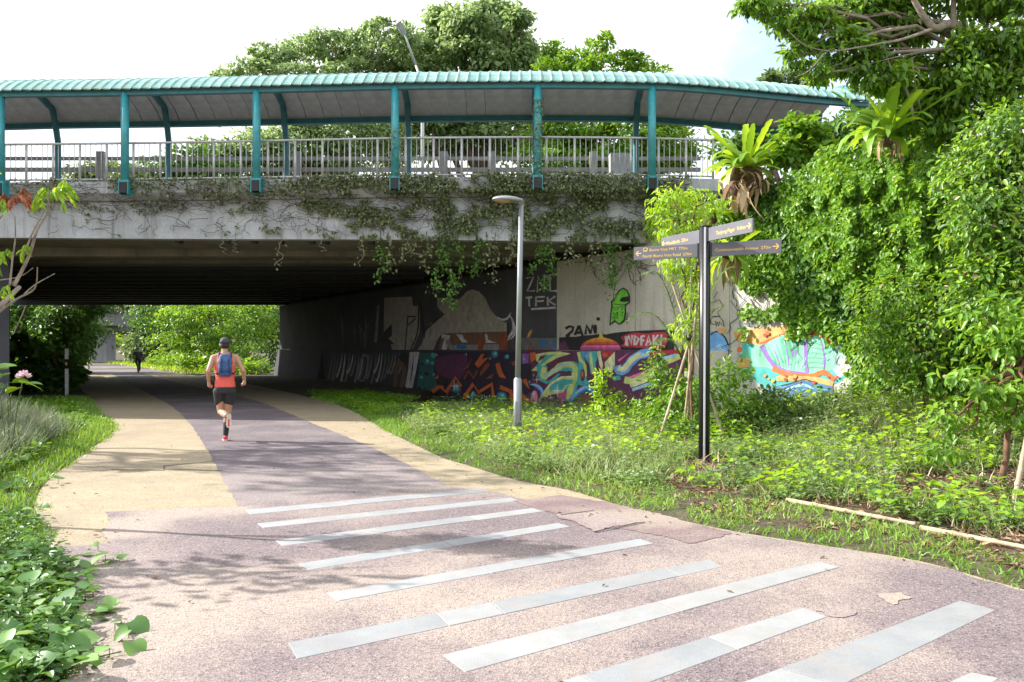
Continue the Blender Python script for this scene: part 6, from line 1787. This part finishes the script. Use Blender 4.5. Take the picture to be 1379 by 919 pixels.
# grass beyond the tunnel
x, y, d = scatter(26000, -62, 10, 48.5, 95, 1.0)
k = (d < 4)
blades('far_grass', x[k], y[k], rng.uniform(.12, .4, k.sum()), .07, L_lime, rng.random(k.sum()))
x, y, d = scatter(7000, -34, -6, 48.5, 75, 1.0)
k = (d > 1.8)
rosettes('far_ground_cover', x[k], y[k], 7, .3 + .8 * rng.random(k.sum()), .30, L_bright, None, 'oval', .6, .4)

# ------------------------------------------------------------------ plants whose leaves can be told apart
def single_leaf(name, L, w, mat, cup=.16, bend=.18, notch=True):
    """one broad leaf, base at the origin, lying along +Y"""
    prof = [(-.06 if notch else 0, .30), (.10, .44), (.30, .50), (.52, .46), (.74, .33), (.90, .17)]
    v = [(0, .03 * L, 0)]; f = []
    Lft, Rgt, Mid = [], [], []
    for t, hw in prof:
        z = -bend * L * max(0, t) ** 2
        Lft.append(len(v)); v.append((-hw * w, t * L, z + cup * hw * w)); Mid.append(len(v)); v.append((0, max(.03, t) * L, z)); Rgt.append(len(v)); v.append((hw * w, t * L, z + cup * hw * w))
    tip = len(v); v.append((0, L, -bend * L))
    for i in range(len(prof) - 1):
        f += [(Lft[i], Mid[i], Mid[i + 1], Lft[i + 1]), (Mid[i], Rgt[i], Rgt[i + 1], Mid[i + 1])]
    f += [(Lft[-1], Mid[-1], tip), (Mid[-1], Rgt[-1], tip)]
    mb = MB(); mb.add(v, f, 0, True); me = mb.mesh(name, mat)
    at = me.attributes.new('tint', 'FLOAT', 'POINT'); at.data.foreach_set('value', np.full(len(me.vertices), random.random(), np.float32))
    return me
L_gloss = leafmat('glossy_leaf', (.055, .135, .035), (.095, .20, .045), (.17, .28, .09), .46, .3)
BIG = [single_leaf('leaf', 1, random.uniform(.85, 1.05), L_gloss, random.uniform(.05, .4), random.uniform(.05, .35)) for _ in range(9)]
SML = [single_leaf('leaf', 1, random.uniform(.6, .8), m, random.uniform(.1, .4), random.uniform(.1, .4), False) for m in (L_bright, L_bright, L_lime, L_bright, L_mid, L_lime)]
def plant(name, label, cat, x, y, n, spread, hgt, size, meshes, group, up=.0):
    g = gh(x, y)
    t = thing(name, label, cat, (x, y, g), group)
    mb = MB()
    for k in range(n):
        a = random.uniform(0, 2 * math.pi); r = spread * math.sqrt(random.random())
        lx_, ly_ = x + r * math.cos(a), y + r * math.sin(a)
        h = hgt * random.uniform(.35, 1.0)
        tipz = gh(lx_, ly_) + h
        mb.tube([(x + (lx_ - x) * .4, y + (ly_ - y) * .4, g), (lx_, ly_, tipz - h * .35), (lx_, ly_, tipz)], [.0042, .0036, .003], 4, 0, False)
        s = size * random.uniform(.65, 1.2)
        frame_copy(random.choice(meshes), 'leaf', t, (lx_, ly_, tipz), (random.uniform(-.45, .55) + up, random.uniform(-.5, .5), random.uniform(0, 2 * math.pi)), s)
    mb.build('stems', M_stem, t)
    return t
def patch(label, spots):
    x0, y0 = G(*spots[0][:2])
    t = thing('round_leaf_creeper', label, 'creeper', (x0, y0, gh(x0, y0)), 'glossy round-leaved creepers at the near left path edge')
    mb = MB()
    for px, py, n in spots:
        x, y = G(px, py + 14); g = gh(x, y)
        for k in range(max(3, int(n * .72))):
            a = random.uniform(0, 2 * math.pi); r = .21 * math.sqrt(random.random())
            lx_, ly_ = x + r * math.cos(a), y + r * math.sin(a); z = gh(lx_, ly_) + .13 * random.uniform(.2, 1.0)
            mb.tube([(x + (lx_ - x) * .4, y + (ly_ - y) * .4, g), (lx_, ly_, z - .05), (lx_, ly_, z)], [.0042, .0036, .003], 4, 0, False)
            frame_copy(random.choice(BIG), 'leaf', t, (lx_, ly_, z), (random.uniform(-.5, .6), random.uniform(-.55, .55), random.uniform(0, 2 * math.pi)), .118 * random.uniform(.5, 1.25))
        # runner along the ground
        mb.tube([(x, y, g + .01), (x + random.uniform(.1, .35), y + random.uniform(-.2, .2), g + .015)], .004, 4, 0, False)
    mb.build('stems', M_stem, t)
patch('glossy round-leaved creeper spilling onto the paving at the bottom left corner', [(20, 905, 24), (70, 890, 18), (110, 868, 10), (60, 872, 14), (30, 850, 26), (75, 845, 20), (122, 838, 9), (-20, 830, 18), (-15, 880, 18), (150, 855, 5), (105, 818, 12), (45, 890, 18)])
patch('glossy round-leaved creeper just above the corner clump, reaching farthest over the dusty path edge', [(75, 790, 20), (25, 800, 26), (120, 800, 7), (45, 755, 24), (95, 758, 16), (128, 748, 8), (15, 740, 18), (10, 772, 18), (112, 735, 4), (60, 775, 16)])
patch('patch of round shiny leaves in the left verge beside the tan path', [(12, 650, 9), (28, 640, 8), (45, 668, 7), (8, 690, 9), (20, 615, 8), (60, 640, 6), (24, 705, 8)])
wpx = [(1330, 735), (1290, 720), (1365, 715), (1250, 712), (1345, 700), (1300, 695), (1210, 700), (1180, 690), (1255, 680), (1130, 675), (1090, 665), (1160, 660), (1060, 650), (1020, 655), (1100, 640), (1210, 655), (1300, 665), (1350, 675), (985, 645), (1040, 630), (1140, 635), (1375, 690), (1240, 640), (1280, 640), (900, 640), (985, 660)]
for px, py in wpx:
    x, y = G(px, py)
    plant('leafy_weed', 'leafy green weed sprouting from the bare soil between the edging pole and the wall', 'weed', x, y, 11, .16, .24, .095, SML, 'leafy weeds on the right verge')
# flowering plant at the left edge
fx, fyy = (12 - 689.5) / F * 11.0, 11.0
t = plant('flowering_shrub', 'large-leaved plant with one pinkish white flower head at the left edge', 'plant', fx, fyy, 0, .1, .1, .1, SML, None)
fz = gh(fx, fyy); hp = P(32, 508, 11.0)
mb = MB()
for px, py in [(32, 510), (10, 515), (30, 522), (-5, 505), (15, 530)]:
    mb.tube([(fx, fyy, fz - .05), P((px * 3 + 12) / 4, (py * 2 + 560) / 3, 11.0), P(px, py, 11.0)], [.006, .005, .004], 5)
mb.build('stalks', M_stem, t)
for px, py, rz, s in [(6, 498, 1.2, .22), (-2, 512, 1.5, .26), (26, 515, -1.3, .24), (12, 505, 1.7, .2), (24, 522, 1.1, .2), (36, 518, -1.4, .16), (4, 524, 1.5, .24), (15, 516, -.6, .2), (-12, 500, -1.2, .25)]:
    frame_copy(random.choice(SML), 'leaf', t, P(px, py, 11.0 + random.uniform(-.2, .2)), (random.uniform(-.2, .4), random.uniform(-.4, .4), rz), s * 1.28)
n = 60; d = rand_dirs(n); d[:, 2] = np.abs(d[:, 2])
leaves('flower_head', np.array(hp) + d * .045, d, unit(rand_dirs(n) + d), .06, .034, leafmat('petal', (.42, .26, .30), (.48, .36, .38), (.5, .45, .44), .6, .3), t, 'oval')
for px, py in [(1240, 608), (1118, 600), (1065, 602), (1190, 585)]:
    x, y = G(px, py + 12); z = gh(x, y)
    c = P(px, py, y)
    tt_ = thing('wild_flower', 'small violet wild flower among the weeds right of the signpost' if px == 1240 else {1118: 'tiny white wild flower in the weeds midway between signpost and thin tree', 1065: 'tiny white wild flower in the weeds, the one nearest the signpost', 1190: 'tiny white wild flower in the weeds, the one nearest the thin tree'}[px], 'flower', (x, y, z), 'wild flowers in the right verge' if px != 1240 else None)
    mb = MB(); mb.tube([(x, y, z), c], .003, 4, 0, False); mb.build('stem', M_stem, tt_)
    d = rand_dirs(9); d[:, 2] = np.abs(d[:, 2]) * .6
    leaves('petals', np.array(c) + d * .012, d, unit(rand_dirs(9) + np.array([0, -.4, .8])), .055, .035, leafmat('violet_petal', (.22, .12, .5), (.3, .2, .6), (.4, .3, .7)) if px == 1240 else leafmat('white_petal', (.6, .6, .58), (.7, .7, .68), (.8, .8, .78)), tt_, 'oval')

# fallen leaves on the paving
n = 260
x = rng.uniform(-6, 4.5, n * 4); y = 3.6 + 14 * rng.random(n * 4) ** 1.4
k = pip(x, y, path_poly) & ((edge_dist(x, y, path_poly) < .9 * rng.random(n * 4)) | (rng.random(n * 4) < .05))
x, y = x[k], y[k]; n = len(x)
a = rand_dirs(n); a[:, 2] *= .12
leaves('fallen_leaves', np.stack([x, y, .0145 + .006 * rng.random(n)], 1), a, unit(np.array([0, 0, 1.0]) + rng.normal(size=(n, 3)) * .25), rng.uniform(.025, .06, n), rng.uniform(.012, .03, n), L_dry, None, 'oval', None, 'stuff')
